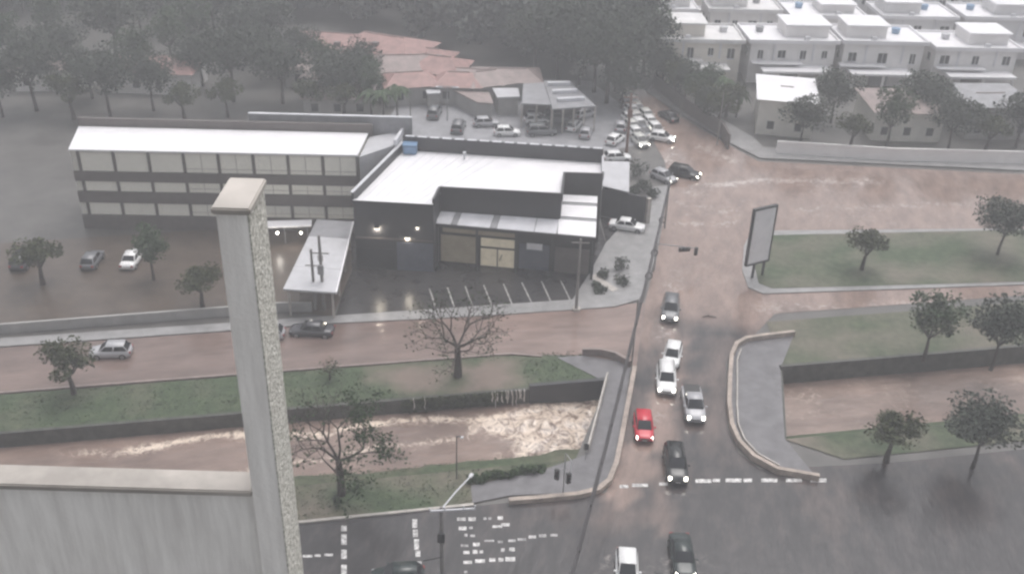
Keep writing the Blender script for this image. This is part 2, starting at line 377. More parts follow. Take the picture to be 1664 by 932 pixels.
# near bank: flat grass, then the slope into the canal
nb = [UV(-75, V_KERB + .35), UV(toUV(P(770, 822))[0], V_KERB + .35), P(765, 790), P(880, 765), UV(uB, V_BANK), UV(-75, V_BANK)]
sheet('near_grass', nb, .05, M['grass'], 1.0, {'mud': lambda x, y: max(0, min(1, .25 + .7 * fbm(x, y, .25, 3, 2.)))}, zfn=lambda x, y: .05 * fbm(x, y, .7))
s_ = MB(); N = 70
for i in range(N + 1):
    u = -75 + (uB + 1.4 + 75) * i / N
    for j, (v, z) in enumerate(((V_BANK, .03), (66.8, -.25), (67.9, -.9), (69., -1.7), (70.2, -2.6))):
        n_ = fbm(u, v, .5, 3, 1.); s_.v.append(tuple(UV(u + .2 * n_, v + (.5 * n_ if 0 < j else 0), z + .15 * n_ * (j > 0))))
for i in range(N):
    for j in range(4):
        a = i * 5 + j; s_.f.append((a, a + 5, a + 6, a + 1))
so = struct(s_, 'canal_bank', M['grass'])
at = so.data.attributes.new('mud', 'FLOAT', 'POINT'); at.data.foreach_set('value', [max(0, min(1, .15 + .4 * fbm(v.co.x, v.co.y, .3))) for v in so.data.vertices])
for p in so.data.polygons: p.use_smooth = True
# canal water with the boiling stretch before the culvert
W_Z = -1.35
boil = [P(x, y, W_Z) for x, y in ((770, 694), (860, 660), (978, 645), (985, 740), (930, 748), (825, 752), (852, 716), (800, 708))]
def foam_f(x, y):
    d = dpoly(x, y, boil) + .9 * fbm(x, y, .5, 3, 7.)
    u, v = toUV(Vector((x, y, 0)))
    edge = .55 * math.exp(-((d - .2) / .7) ** 2)
    st = .9 * math.exp(-((v - 74.6 - .5 * math.sin(u * .4) - .5 * fbm(x, y, .3)) / .45) ** 2) * sm(-26, -16, u) * (1 - sm(11, 15, u))
    st2 = .5 * math.exp(-((v - 71.0 - .12 * u - .5 * fbm(x, y, .3, 3, 4.)) / .35) ** 2) * (1 - sm(8, 13, u)) 
    return max(0, min(1, sm(-.4, 1.6, d) * .66 + edge + st + st2))
def canal_z(x, y):
    f = sm(-.5, 2, dpoly(x, y, boil)); u, v = toUV(Vector((x, y, 0)))
    return .62 * f * fbm(x, y, .75, 4, 2.) + .05 * fbm(x, y, .8, 3) - .45 * sm(14, 22, u) + .12 * math.exp(-((dpoly(x, y, boil)) / .7) ** 2)
sheet('canal_water', [UV(-75, 67.4), UV(uB + 2, 67.4), UV(uA + 2, V_TOP - .05), UV(-75, V_TOP - .05)], W_Z, M['canal'], .4,
      {'foam': foam_f, 'mud': lambda x, y: max(0, min(1, .45 + .5 * fbm(x, y, .25, 3, 3.)))}, zfn=canal_z)
sheet('canal_water', [UV(CR1 - 1, 67.0), UV(80, 67.0), UV(80, V_TOP - .05), UV(CR0 - 1, V_TOP - .05)], W_Z - .4, M['canal'], .8,
      {'foam': lambda x, y: max(0, min(.5, .25 * fbm(x, y, .4, 3, 7.))), 'mud': lambda x, y: max(0, min(1, .55 + .5 * fbm(x, y, .25)))}, zfn=lambda x, y: .06 * fbm(x, y, .8))
u_split = toUV(P(862, 640))[0]
w = MB(); w.strip([UV(-75, V_TOP + .12), UV(u_split, V_TOP + .12)], .36, -4, .12); tag(w.build('retaining_wall', M['canalwall']), 'dark mossy retaining wall of the canal below the flooded grass verge', 'wall')
w = MB(); w.strip([UV(u_split + .02, V_TOP + .05), UV(uA - .2, V_TOP + .05)], .42, -4, .55); tag(w.build('parapet_wall', M['black']), 'smooth dark canal wall beside the boiling water and bright green corner', 'wall')
w = MB(); w.strip([UV(CR0, V_TOP + .12), UV(80, V_TOP + .12)], .4, -4, .3); tag(w.build('retaining_wall', M['canalwall']), 'dark canal wall on the far side of the avenue, beyond the rounded kerb', 'wall')
# culvert ends under the avenue
w = MB(); w.strip([UV(uB + .3, V_BANK), UV(uA + .3, V_TOP)], .4, -4, -.03); struct(w, 'culvert_wall', M['canalwall'])
w = MB(); w.strip([UV(CR1, V_BANK), UV(CR0, V_TOP)], .4, -4, -.03); struct(w, 'culvert_wall', M['canalwall'])
sb = MB()
for u0, u1 in ((CR1, 80),):
    sb.poly([UV(u0, V_BANK, .0), UV(u1, V_BANK, .0), UV(u1, 69.5, -2.6), UV(u0, 69.5, -2.6)])
o = struct(sb, 'canal_bank', M['grass'])

# walkway over the bridge and the pavement by the crossing
walk = [P(985, 622), P(1019, 640), P(1012, 700), P(1000, 745), P(985, 788), P(960, 800), P(828, 806), P(768, 818), P(765, 790), P(880, 765), P(952, 740)]
struct(MB().poly([Vector((p.x, p.y, .11)) for p in walk]), 'walkway', M['pave_dark'])
lw = MB(); pl = [P(x, y) for x, y in ((827, 817), (880, 813), (940, 807), (972, 799), (990, 784), (1001, 757), (1009, 718), (1020, 660), (1031, 600))]
lw.strip(pl, .42, 0, .45)
lwall = lw.build('low_wall', M['tanwall']); tag(lwall, 'long tan low wall curving from the crossing up along the avenue kerb', 'wall')
rl = MB(); rl.strip([P(986, 618), P(971, 676), P(955, 737)], .18, 0, .95)
tag(rl.build('bridge_parapet', M['kerb']), 'thin pale parapet between the boiling canal and the grey walkway', 'parapet')
cw = MB(); cw.strip([P(946, 577), P(975, 577), P(1000, 583), P(1024, 597)], .35, 0, .8)
tag(cw.build('curved_wall', M['brownwall']), 'short curved brown wall where the flooded street meets the bridge', 'wall')
# rounded kerb opposite, around wet pavement
isl = [P(x, y) for x, y in ((1290, 545), (1240, 551), (1212, 555), (1196, 564), (1188, 582), (1185, 620), (1184, 660), (1188, 695), (1200, 722), (1224, 747), (1262, 768), (1330, 780))]
struct(MB().poly([Vector((p.x, p.y, .10)) for p in isl[:] + [UV(CR1, V_BANK), UV(CR0, V_TOP)]]), 'island_pavement', M['pave_dark'])
iw = MB(); iw.strip(isl, .38, 0, .6)
iwo = iw.build('rounded_wall', M['tanwall']); tag(iwo, 'rounded tan kerb wall around wet grey pavement right of the avenue', 'wall')
iw2 = MB(); iw2.strip([p + (Vector((27.5, 77, 0)) - p).normalized() * .75 for p in isl[3:11]], .12, .1, .34); iw2.build('inner_kerb', M['kerb'], iwo)
for l, z in (([UV(CR0 + .2, V_TOP + .4), UV(80, V_TOP + .4), UV(80, 84.5), UV(CR0 + 2, 84.5)], .06), ([UV(CR1, V_BANK), UV(80, V_BANK), UV(80, 62.5), UV(CR1 + 4, 62.5)], .06)):
    sheet('right_verge', l, z, M['grass'], 2., {'mud': lambda x, y: max(0, min(1, .3 + .6 * fbm(x, y, .2)))})

# kerbs and pavements by the shop and crossing
k = MB(); k.strip([UV(-60, V_KERB + .1), UV(toUV(P(770, 822))[0], V_KERB + .1)], .26, 0, .16); struct(k, 'near_kerb', M['kerb'])
sh = [P(545, 530), P(790, 515), P(935, 505), P(1000, 499), P(1040, 487)]
swp = [UV(-75, 90.3), UV(toUV(P(545, 530))[0], 90.2), P(700, 519), P(830, 511), P(935, 504), P(1000, 499), P(1038, 488), P(1050, 465), P(1063, 425), P(1076, 365), P(1084, 302), P(1062, 305), P(1045, 365), P(1010, 368), P(985, 395), P(958, 445), P(930, 488), P(800, 497), P(545, 514), UV(-75, 91.9)]
struct(MB().prism([(p.x, p.y) for p in swp], -.02, .14), 'pavement', M['pave'])
struct(MB().poly([Vector((p.x, p.y, .02)) for p in (P(545, 515), P(800, 498), P(930, 489), P(962, 440), P(985, 395), P(968, 350), P(575, 350), P(568, 440))]), 'parking_lot', M['asphalt'])
struct(MB().poly([Vector((p.x, p.y, .025)) for p in (P(975, 352), P(1045, 366), P(1012, 369), P(986, 396))]), 'side_yard', M['asphalt'])
struct(MB().poly([Vector((p.x, p.y, .03)) for p in (UV(-75, 92), P(455, 505), P(540, 514), P(572, 440), P(570, 365), P(430, 368), UV(-75, 112))]), 'school_court', M['brownfloor'])
struct(MB().poly([Vector((p.x, p.y, .012)) for p in (P(600, 232), P(990, 245), P(1040, 235), P(1010, 170), P(960, 132), P(660, 120), P(640, 180))]), 'car_park', M['midgrey'])
struct(MB().poly([Vector((p.x, p.y, .15)) for p in (P(1050, 150), P(1112, 190), P(1175, 228), P(1235, 258), P(1700, 280), P(1700, 262), P(1240, 240), P(1225, 225), P(1130, 170), P(1060, 138))]), 'far_pavement', M['pave'])

cbp = [P(1216, 468), P(1206, 440), P(1209, 400), P(1217, 384), P(1240, 376), P(1700, 372), P(1700, 462), P(1240, 478)]
struct(MB().prism([(p.x, p.y) for p in cbp], -.02, .13), 'corner_pavement', M['pave'])
sheet('corner_lawn', [p + (sum(cbp, Vector()) / 8 - p).normalized() * 1.6 for p in cbp], .16, M['grass'], 2., {'mud': lambda x, y: max(0, min(1, .2 + .6 * fbm(x, y, .2)))})
# road paint
pm = MB()
def dash(cx, cy, lx, ly, mb, z=.02):     # a painted patch centred on a pixel, size in pixels
    q = [P(cx + a * lx / 2, cy + b * ly / 2) for a, b in ((-1, 1), (1, 1), (1, -1), (-1, -1))]
    mb.poly([Vector((p.x, p.y, z)) for p in q])
for y, h in ((858, 9), (876, 17), (900, 15), (926, 18), (952, 18), (978, 16)): dash(559 + (y - 880) * .0, y, 9, h, pm)
for y, h, dx in ((850, 14, 0), (866, 12, 1), (884, 17, 3), (899, 10, 5), (916, 9, 7)): dash(674 + dx, y, 8, h, pm)
for x, w_ in ((500, 16), (516, 10), (534, 14)): dash(x, 903 - (x - 500) * .06, w_, 4, pm)
for x, y, w_, h in ((1040, 788, 26, 5), (1078, 786, 14, 5), (1143, 781, 26, 6), (1164, 780, 12, 5), (1192, 780, 26, 6), (1215, 780, 14, 6), (1250, 780, 26, 6), (1290, 780, 26, 6), (1330, 780, 26, 6), (1014, 790, 14, 5)): dash(x, y, w_, h, pm)
struct(pm, 'road_markings', M['paint'])
pm = MB(); pm2 = MB()
for x, y, w_, h, b in ((750, 843, 14, 5, 1), (767, 843, 12, 6, 1), (788, 842, 5, 4, 0), (796, 842, 5, 4, 0), (813, 841, 9, 6, 1), (752, 858, 13, 6, 1), (765, 857, 6, 4, 0), (808, 855, 16, 4, 1), (821, 852, 14, 5, 1),
                       (757, 869, 5, 5, 0), (768, 870, 8, 4, 0), (795, 878, 16, 3, 0), (813, 880, 8, 4, 0), (832, 878, 12, 4, 0), (848, 876, 14, 4, 0), (865, 872, 12, 5, 0), (882, 870, 12, 5, 0), (900, 869, 12, 4, 0),
                       (755, 886, 12, 4, 0), (774, 884, 11, 6, 1), (758, 897, 10, 5, 1), (772, 896, 8, 6, 1), (782, 896, 6, 5, 1), (817, 893, 6, 6, 0), (832, 892, 9, 6, 1), (760, 913, 14, 5, 1), (780, 911, 16, 6, 1), (800, 909, 10, 6, 1), (814, 909, 8, 6, 1), (829, 908, 16, 7, 1), (757, 929, 5, 4, 0)):
    dash(x, y, w_, h, pm if b else pm2)
struct(pm, 'road_markings', M['paint']); struct(pm2, 'worn_markings', M['worn'])
pm = MB()
for (x0, y0), (x1, y1) in (((698, 469), (708, 500)), ((727, 467), (738, 498)), ((756, 465), (768, 497)), ((786, 463), (799, 496)), ((818, 461), (832, 494)), ((848, 459), (864, 492)), ((880, 457), (895, 490)), ((911, 456), (927, 488))):
    a, b = P(x0, y0), P(x1, y1); pm.bar((a.x, a.y, .024), (b.x, b.y, .024), .16, .004)
M['bay'] = mat('faded_bay_paint', (.36, .35, .33), .45, .4, 2.2, dark=(.13, .13, .13)); struct(pm, 'bay_markings', M['bay'])

# ================================================================ BUILDINGS
# --- edge of the viewpoint's own building: the end of a balcony side wall, one floor down
pl0 = AY(441, 700, 6.0); px_ = pl0.x; BT = 53.02
pr = thing('balcony_wall', 'near pale balcony side wall with stippled outer face, at the lower left', 'wall', (px_, 6.0, 0))
MB().box(-.20, 0, .0, .44, 0, BT).build('wall_end', M['pillarpaint'], pr)
MB().box(.001, .012, .004, .44, 0, BT - .002).build('stippled_side', M['stipple'], pr)
MB().box(-.225, .03, -.025, .465, BT + .001, BT + .05).build('coping', M['kerb'], pr, bevel=.01)

M['panel'] = mat('grey_beige_render', (.50, .475, .44), .8, .14, 4.0, bump=.4, bscale=70, dark=(.36, .335, .31), zs=.2)
MB().box(-6, -.2005, .10, .26, 40, 50.55).build('parapet', M['pillarpaint'], pr)
MB().box(-6, -.228, .06, .30, 50.553, 50.61).build('parapet_coping', M['kerb'], pr, bevel=.01)

# --- charcoal shop with the white roof
TZ, RZ = 9.0, 8.25
c0 = P(573, 316, TZ); c1 = P(704, 323, TZ); c2 = P(714, 303, TZ); c3 = P(913, 314, TZ); c4 = P(917, 279, TZ); c5 = P(980, 281, TZ); c6 = P(980, 247, TZ + .6); c7 = P(655, 226, TZ + .6)
shop = thing('commercial_building', 'charcoal commercial building with flat white roof and lit shopfront', 'building', (c0.x, c0.y, 0))
O = Vector((c0.x, c0.y, 0))
foot = [c0, c1, c2, c3, c4, c5, c6, c7]
def shrink(pts, d):
    c = sum(pts, Vector()) / len(pts); return [p + (c - p).normalized() * d for p in pts]
MB().prism([(p.x, p.y) for p in foot], 0, RZ - .12).build('wall', M['black'], shop, off=O)
rf = MB(); rf.poly([Vector((p.x, p.y, RZ)) for p in shrink(foot, .12)]); roof = rf.build('roof', M['white'], shop, off=O)
# parapets of uneven height around the roof
pp = MB()
for a, b, h in ((c0, c1, RZ + .12), (c1, c2, TZ), (c2, c3, TZ), (c3, c4, TZ), (c4, c5, TZ - .05)):
    pp.strip([a, b], .24, RZ - .12, h)
pp.build('front_parapet', M['black'], shop, off=O)
pp = MB(); pp.strip([c5, c6], .26, RZ - .12, TZ + .2); pp.build('side_parapet', M['grey'], shop, off=O)
pp = MB(); pp.strip([c6, c7], .26, RZ - .12, RZ + 1.75); bp_ = pp.build('back_parapet', M['black'], shop, off=O)
cap = MB()
n_ = 16
for i in range(n_):
    a = c6.lerp(c7, (i + .08) / n_); b = c6.lerp(c7, (i + .8) / n_); cap.bar((a.x, a.y, RZ + 1.752), (b.x, b.y, RZ + 1.752), .34, .08)
cap.build('coping', M['canopy'], bp_, off=O)
pp = MB(); pp.strip([c7, c0], .3, RZ - .12, RZ + .95); lp = pp.build('left_parapet', M['black'], shop, off=O)
cap = MB(); cap.strip([c7 + Vector((-.1, 0, 0)), c0 + Vector((-.1, 0, 0))], .34, RZ + .953, RZ + 1.03); cap.build('coping', M['canopy'], lp, off=O)
# edge flashing of the white roof at the front
fl_ = MB(); fl_.strip([c0 + Vector((0, .0, 0)), c1], .3, RZ + .122, RZ + .19); fl_.build('flashing', M['white'], shop, off=O)
# roof seam lines
sm_ = MB()
for i in range(1, 9):
    a = c0.lerp(c1, i / 9); b = c7.lerp(c6, i / 16.5); sm_.bar((a.x, a.y + .4, RZ + .003), (b.x, b.y - .4, RZ + .003), .05, .035)
sm_.build('roof_seams', M['canopy'], roof, off=O)
# small vents on the roof
vt = MB(); q = P(755, 246, RZ + .9); vt.tube([(q.x, q.y - .3, RZ), (q.x, q.y - .3, RZ + .8)], .12, 8); vt.box(q.x - .2, q.x + .2, q.y - .5, q.y - .1, RZ + .8, RZ + .95); vt.build('roof_vent', M['grey'], shop, off=O)
# front canopy, sloping, in panels with dark gaps
cf0, cf1, cb0, cb1 = P(707, 362, 5.5), P(968, 385, 5.5), AY(716, 343, c2.y - .16), AY(914, 357, c3.y - .16)
cb2, cbt0, cbt1 = P(914, 316, 6.4), P(914, 316, 6.6), P(971, 319, 6.6)
def cpan(t0, t1, m, nm, par):
    a, b = cf0.lerp(cf1, t0), cf0.lerp(cf1, t1); c, d = cb0.lerp(cb1, min(1, t1 * 1.28)), cb0.lerp(cb1, min(1, t0 * 1.28))
    mb = MB(); lo = [a, b, c, d]; mb.hexa([p - Vector((0, 0, .12)) for p in lo], lo); return mb.build(nm, m, par, off=O)
can = thing('x', '', ''); bpy.data.objects.remove(can)
for t0, t1, m in ((0, .10, 'canopy'), (.10, .135, 'midgrey'), (.135, .345, 'canopy'), (.345, .385, 'midgrey'), (.385, .62, 'canopy'), (.62, .76, 'canopy')):
    cpan(t0 + .002, t1 - .002, M[m], 'canopy_panel', shop)
a, b = cf0.lerp(cf1, .765), cf1
q0, q1 = P(912, 316, 6.6), P(971, 319, 6.6)
def rpan(s0, s1, m, dz=0):
    lo = [a.lerp(q0, s0), b.lerp(q1, s0), b.lerp(q1, s1), a.lerp(q0, s1)]
    mb = MB(); mb.hexa([p + Vector((0, 0, dz - .12)) for p in lo], [p + Vector((0, 0, dz)) for p in lo]); mb.build('canopy_panel', m, shop, off=O)
for s0, s1, m in ((0, .36, 'white'), (.38, .42, 'midgrey'), (.44, .74, 'white'), (.76, .80, 'midgrey'), (.82, 1., 'white')): rpan(s0, s1, M[m], .02 if m == 'white' else -.02)
fb = MB(); fb.bar(cf0 - Vector((0, .06, .42)), cf1 - Vector((0, .06, .42)), .1, .36); fb.build('canopy_fascia', M['dkmetal'], shop, off=O)
for px in (709, 776, 841, 899, 966):
    t = (px - 707) / 261; p = cf0.lerp(cf1, t) + Vector((0, .25, 0))
    MB().box(p.x - .13, p.x + .13, p.y - .13, p.y + .13, 0, 5.2).build('canopy_post', M['dkmetal'], shop, off=O)
# shopfront under the canopy (stands behind the posts)
def yfront(x):
    t = (x - cf0.x) / (cf1.x - cf0.x); return (cf0.lerp(cf1, t)).y + 1.15
def front(px0, px1, z0, z1, m, nm, par=shop, d=0., mb=None):
    x0 = cf0.lerp(cf1, (px0 - 707) / 261).x; x1 = cf0.lerp(cf1, (px1 - 707) / 261).x
    y0, y1 = yfront(x0) + d, yfront(x1) + d
    mb = mb or MB(); mb.hexa([(x0, y0, z0), (x1, y1, z0), (x1, y1 + .1, z0), (x0, y0 + .1, z0)], [(x0, y0, z1), (x1, y1, z1), (x1, y1 + .1, z1), (x0, y0 + .1, z1)])
    return mb.build(nm, m, par, off=O)
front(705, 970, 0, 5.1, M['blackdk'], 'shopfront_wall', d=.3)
front(715, 774, 0.2, 3.5, M['dimlit'], 'shop_window', d=.05)
gl = front(782, 838, 0.1, 3.55, M['lit'], 'glass_door', d=.05)
front(782, 838, 2.35, 2.55, M['dkmetal'], 'door_rail', gl, d=-.06)
front(809, 811, .1, 2.35, M['dkmetal'], 'door_stile', gl, d=-.06)
MB().tube([(P(812, 420).x, yfront(P(812, 420).x) - .05, .9), (P(816, 420).x, yfront(P(812, 420).x) - .05, 1.7)], .05, 6).build('door_handle', M['dkmetal'], gl, off=O)
front(718, 838, 3.9, 4.5, M['dimlit'], 'transom_window', d=.04)
front(846, 896, 0.15, 3.3, M['bluegrey'], 'shop_window', d=.05)
front(858, 884, 2.7, 3.45, M['sign'], 'wall_sign', d=-.06)
front(905, 962, 0.1, 3.2, M['taupe'], 'brick_panel', d=.05)
# dark glazing of the left wing
def wing(px0, px1, z0, z1, m, nm, d):
    t0, t1 = (px0 - 573) / 131, (px1 - 573) / 131; a, b = c0.lerp(c1, t0), c0.lerp(c1, t1)
    mb = MB(); mb.hexa([(a.x, a.y - d, z0), (b.x, b.y - d, z0), (b.x, b.y + .05, z0), (a.x, a.y + .05, z0)], [(a.x, a.y - d, z1), (b.x, b.y - d, z1), (b.x, b.y + .05, z1), (a.x, a.y + .05, z1)])
    return mb.build(nm, m, shop, off=O)
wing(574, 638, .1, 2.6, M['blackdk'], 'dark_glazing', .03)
wing(642, 703, .1, 3.6, M['bluegrey'], 'shutter', .05)
wing(574, 703, 3.8, 3.98, M['taupe'], 'cornice_band', .08)
# lamps that light the facade
for px, py, w in ((612, 371, 1.), (662, 386, 1.1), (678, 369, .55)):
    p = AY(px, py, c0.y - .45)
    lm = thing('wall_lamp', {612: 'lit wall lamp high on the left end of the charcoal facade', 662: 'lower bright wall lamp above the blue grey shutter', 678: 'small dim wall lamp between the shutter and the canopy'}[px], 'lamp', p, 0, 'lamps on the charcoal facade')
    MB().box(-.26 * w, .26 * w, -.14, .1, -.07, .05).build('lamp_glass', M['flood_lamp'], lm)
    MB().box(-.26 * w, .26 * w, -.13, .44, .055, .12).build('lamp_housing', M['dkmetal'], lm)
    ld = bpy.data.lights.new('wall_lamp_light', 'POINT'); ld.energy = 130 * w; ld.color = (1, .88, .70); ld.shadow_soft_size = .1
    lo_ = bpy.data.objects.new('wall_lamp_light', ld); COL.objects.link(lo_); lo_.parent = lm; lo_.location = (0, .05, -.25)
# annex behind on the right: grey roof plate and a black boundary wall
gp = [P(982, 262, 4), P(1023, 263, 4), P(1022, 312, 4), P(979, 302, 4)]
an = thing('annex', 'low annex with pale grey flat roof right of the charcoal building', 'building', (gp[3].x, gp[3].y, 0))
MB().prism([(p.x, p.y) for p in shrink(gp, .2)], 0, 3.85).build('wall', M['black'], an, off=Vector((gp[3].x, gp[3].y, 0)))
MB().prism([(p.x, p.y) for p in gp], 3.86, 4.02).build('roof', M['grey'], an, off=Vector((gp[3].x, gp[3].y, 0)))
b0, b1 = P(976, 350), P(1046, 366)
bw = MB(); bw.strip([b0, P(1046, 363)], .25, 0, 3.6); tag(bw.build('boundary_wall', M['black']), 'tall black boundary wall behind the parked white car', 'wall')
e0 = P(1046, 363)
bw = MB(); bw.bar((e0.x + .16, e0.y, 0), (e0.x + .62, e0.y + .15, 0), .5, 3.4); bw2 = bw.build('gate_post', M['kerb']); tag(bw2, 'pale gate post at the end of the black boundary wall', 'post')

# --- school-like block with three rows of windows
s_fr, s_fl = P(580, 250, 10), P(430, 247, 10); s_bl, s_br = P(430, 211, 10), P(597, 216, 10)
ext = (s_fl - s_fr).normalized() * 22; s_fl2, s_bl2 = s_fl + ext, s_bl + ext
sch = thing('school_building', 'cream three storey block with rows of blinds and flat white roof', 'building', (s_fr.x, s_fr.y, 0)); OS = Vector((s_fr.x, s_fr.y, 0))
s_br2 = P(652, 207, 10)
MB().prism([(p.x, p.y) for p in (s_fl2, s_fr, s_br, s_bl2)], 0, 9.8).build('wall', M['cream'], sch, off=OS)
MB().prism([(p.x, p.y) for p in (s_fl2 - Vector((0, .35, 0)), s_fr - Vector((-.1, .35, 0)), s_br + Vector((.1, 0, 0)), s_bl2)], 9.81, 10.0).build('roof', M['white'], sch, off=OS)
sw = P(592, 262, 9.2)
MB().prism([(p.x, p.y) for p in (s_fr + Vector((.2, .3, 0)), s_fr + Vector((3.6, 4, 0)), s_br2, s_br + Vector((.2, 0, 0)))], 0, 9.5).build('side_wing', M['grey'], sch, off=OS)
bpz = MB(); bpz.strip([s_bl2 + Vector((0, .3, 0)), s_br + Vector((.6, .3, 0))], .4, 9.0, 11.0); bpz.build('rear_parapet', M['taupe'], sch, off=OS)
bpz = MB(); a_ = s_br.lerp(s_bl2, .42); bpz.strip([a_ + Vector((0, 1.6, 0)), s_br + Vector((5.2, 1.6, 0))], .3, 9, 11.5); rc = bpz.build('rear_parapet', M['midgrey'], sch, off=OS)
bpz = MB(); bpz.strip([a_ + Vector((0, 1.6, 0)), s_br + Vector((5.2, 1.6, 0))], .42, 11.503, 11.6); bpz.build('coping', M['canopy'], rc, off=OS)
bpz = MB(); bpz.strip([s_br2 + Vector((.3, -.2, 0)), s_fr + Vector((3.9, 4, 0))], .35, 9.5, 10.2); bpz.build('side_parapet', M['canopy'], sch, off=OS)
fd = (s_fr - s_fl2); fl_len = fd.length; fd.normalize(); bay = 3.95
nb_ = int(fl_len / bay)
for z0, z1 in ((6.05, 7.25), (3.35, 4.75), (.0, 1.75)):
    mb = MB(); a = s_fl2 - Vector((0, .1, 0)); b = s_fr - Vector((0, .1, 0)); mb.bar((a.x, a.y, z0), (b.x, b.y, z0), .2, z1 - z0); mb.build('spandrel_band', M['taupe'], sch, off=OS)
for i in range(nb_):
    for z0, z1 in ((7.3, 9.55), (4.8, 6.0), (1.8, 3.3)):
        a = s_fr - fd * (i * bay + bay - .18); b = s_fr - fd * (i * bay + .18)
        mb = MB(); mb.bar((a.x, a.y - .03, z0), (b.x, b.y - .03, z0), .06, z1 - z0); wdw = mb.build('window', M['blind'], sch, off=OS)
        if i < 5:
            mb = MB(); c = a.lerp(b, .5)
            mb.bar((c.x - .03, c.y - .08, z0), (c.x + .03, c.y - .08, z0), .05, z1 - z0); mb.bar((a.x, a.y - .09, z0 + .45), (b.x, b.y - .09, z0 + .45), .05, .05); mb.build('window_frame', M['kerb'], wdw, off=OS)
mb = MB()
for i in range(nb_ + 1):
    c = s_fr - fd * (i * bay); mb.box(c.x - .16, c.x + .16, c.y - .16, c.y - .02, 0, 9.78)
mb.build('pier', M['taupe'], sch, off=OS)
# awning with two bright lamps
aw0, aw1 = P(380, 371, 2.2), P(505, 367, 2.2)
aw = thing('entrance_awning', 'narrow white awning at the foot of the cream block', 'awning', (aw1.x, aw1.y, 0)); OA = Vector((aw1.x, aw1.y, 0))
MB().bar((aw0.x, aw0.y + .6, 2.2), (aw1.x, aw1.y + .6, 2.2), 1.6, .14).build('awning_sheet', M['white'], aw, off=OA)
mb = MB()
for t in (0.05, .35, .65, .95):
    c = aw0.lerp(aw1, t); mb = MB(); mb.tube([(c.x, c.y, 0), (c.x, c.y, 2.18)], .05, 6); mb.build('awning_post', M['steel'], aw, off=OA)
for px, l in ((451, 'larger glaring lamp under the white awning above the near balcony wall'), (489, 'smaller glaring lamp under the white awning near the grey canopy')):
    p = P(px, 378, 1.9); lm = thing('court_lamp', l, 'lamp', p, 0, 'lamps under the awning')
    mb = MB(); mb.tube([(0, 0, -.16), (0, 0, -.08), (0, 0, .08), (0, 0, .16)], [.08, .17, .17, .08], 10); mb.build('lamp_glass', M['flood_lamp'], lm, smooth=True)
    mb = MB(); mb.tube([(0, 0, .16), (0, .1, .3)], .03, 6); mb.build('lamp_stem', M['steel'], lm)
    ld = bpy.data.lights.new('court_lamp_light', 'POINT'); ld.energy = 90; ld.color = (1, .94, .85); ld.shadow_soft_size = .15
    lo_ = bpy.data.objects.new('court_lamp_light', ld); COL.objects.link(lo_); lo_.parent = lm; lo_.location = (0, -.3, 0)
# long grey canopy leading to the street
k4 = [P(515, 356, 3.4), P(573, 360, 3.4), P(545, 475, 3.4), P(460, 469, 3.4)]
cn = thing('covered_walk', 'long grey canopy roof between the school court and the shop', 'canopy', (k4[3].x, k4[3].y, 0)); OC = Vector((k4[3].x, k4[3].y, 0))
for t0, t1 in ((0, .26), (.263, .70), (.703, 1.)):
    q = [k4[0].lerp(k4[3], t0), k4[1].lerp(k4[2], t0), k4[1].lerp(k4[2], t1), k4[0].lerp(k4[3], t1)]
    MB().prism([(p.x, p.y) for p in q], 3.22, 3.4).build('canopy_roof', M['midgrey'] if t0 == 0 else M['grey'], cn, off=OC)
for t in (.03, .35, .68, .97):
    for a, b in ((k4[0], k4[3]), (k4[1], k4[2])):
        c = a.lerp(b, t); c2_ = (k4[0] + k4[2]) / 2; d = Vector((c2_.x - c.x, 0, 0)).normalized() * .4; c = c + d
        MB().box(c.x - .1, c.x + .1, c.y - .1, c.y + .1, 0, 3.2).build('canopy_post', M['kerb'], cn, off=OC)
gm = MB(); gm.strip([k4[1] + Vector((.08, 0, 0)), k4[2] + Vector((.08, 0, 0))], .14, 3.2, 3.46); gm.build('gutter', M['white'], cn, off=OC)
# low front wall and gate of the court
fw = MB(); fw.strip([UV(-75, 92.0), P(455, 506), P(507, 506)], .25, 0, 1.1); tag(fw.build('front_wall', M['housewall']), 'low grey front wall of the brown school court', 'wall')
# rooftop water tank
p = P(668, 243, RZ)
tk = thing('water_tank', 'blue box tank in the back corner of the white roof', 'tank', (p.x, p.y - 1.0, RZ + .01))
MB().box(-.8, .8, -.7, .7, 0, 1.1).build('tank_body', M['blue'], tk, bevel=.12)
MB().box(-.85, .85, -.75, .75, 1.1, 1.2).build('tank_lid', M['blue'], tk, bevel=.03)

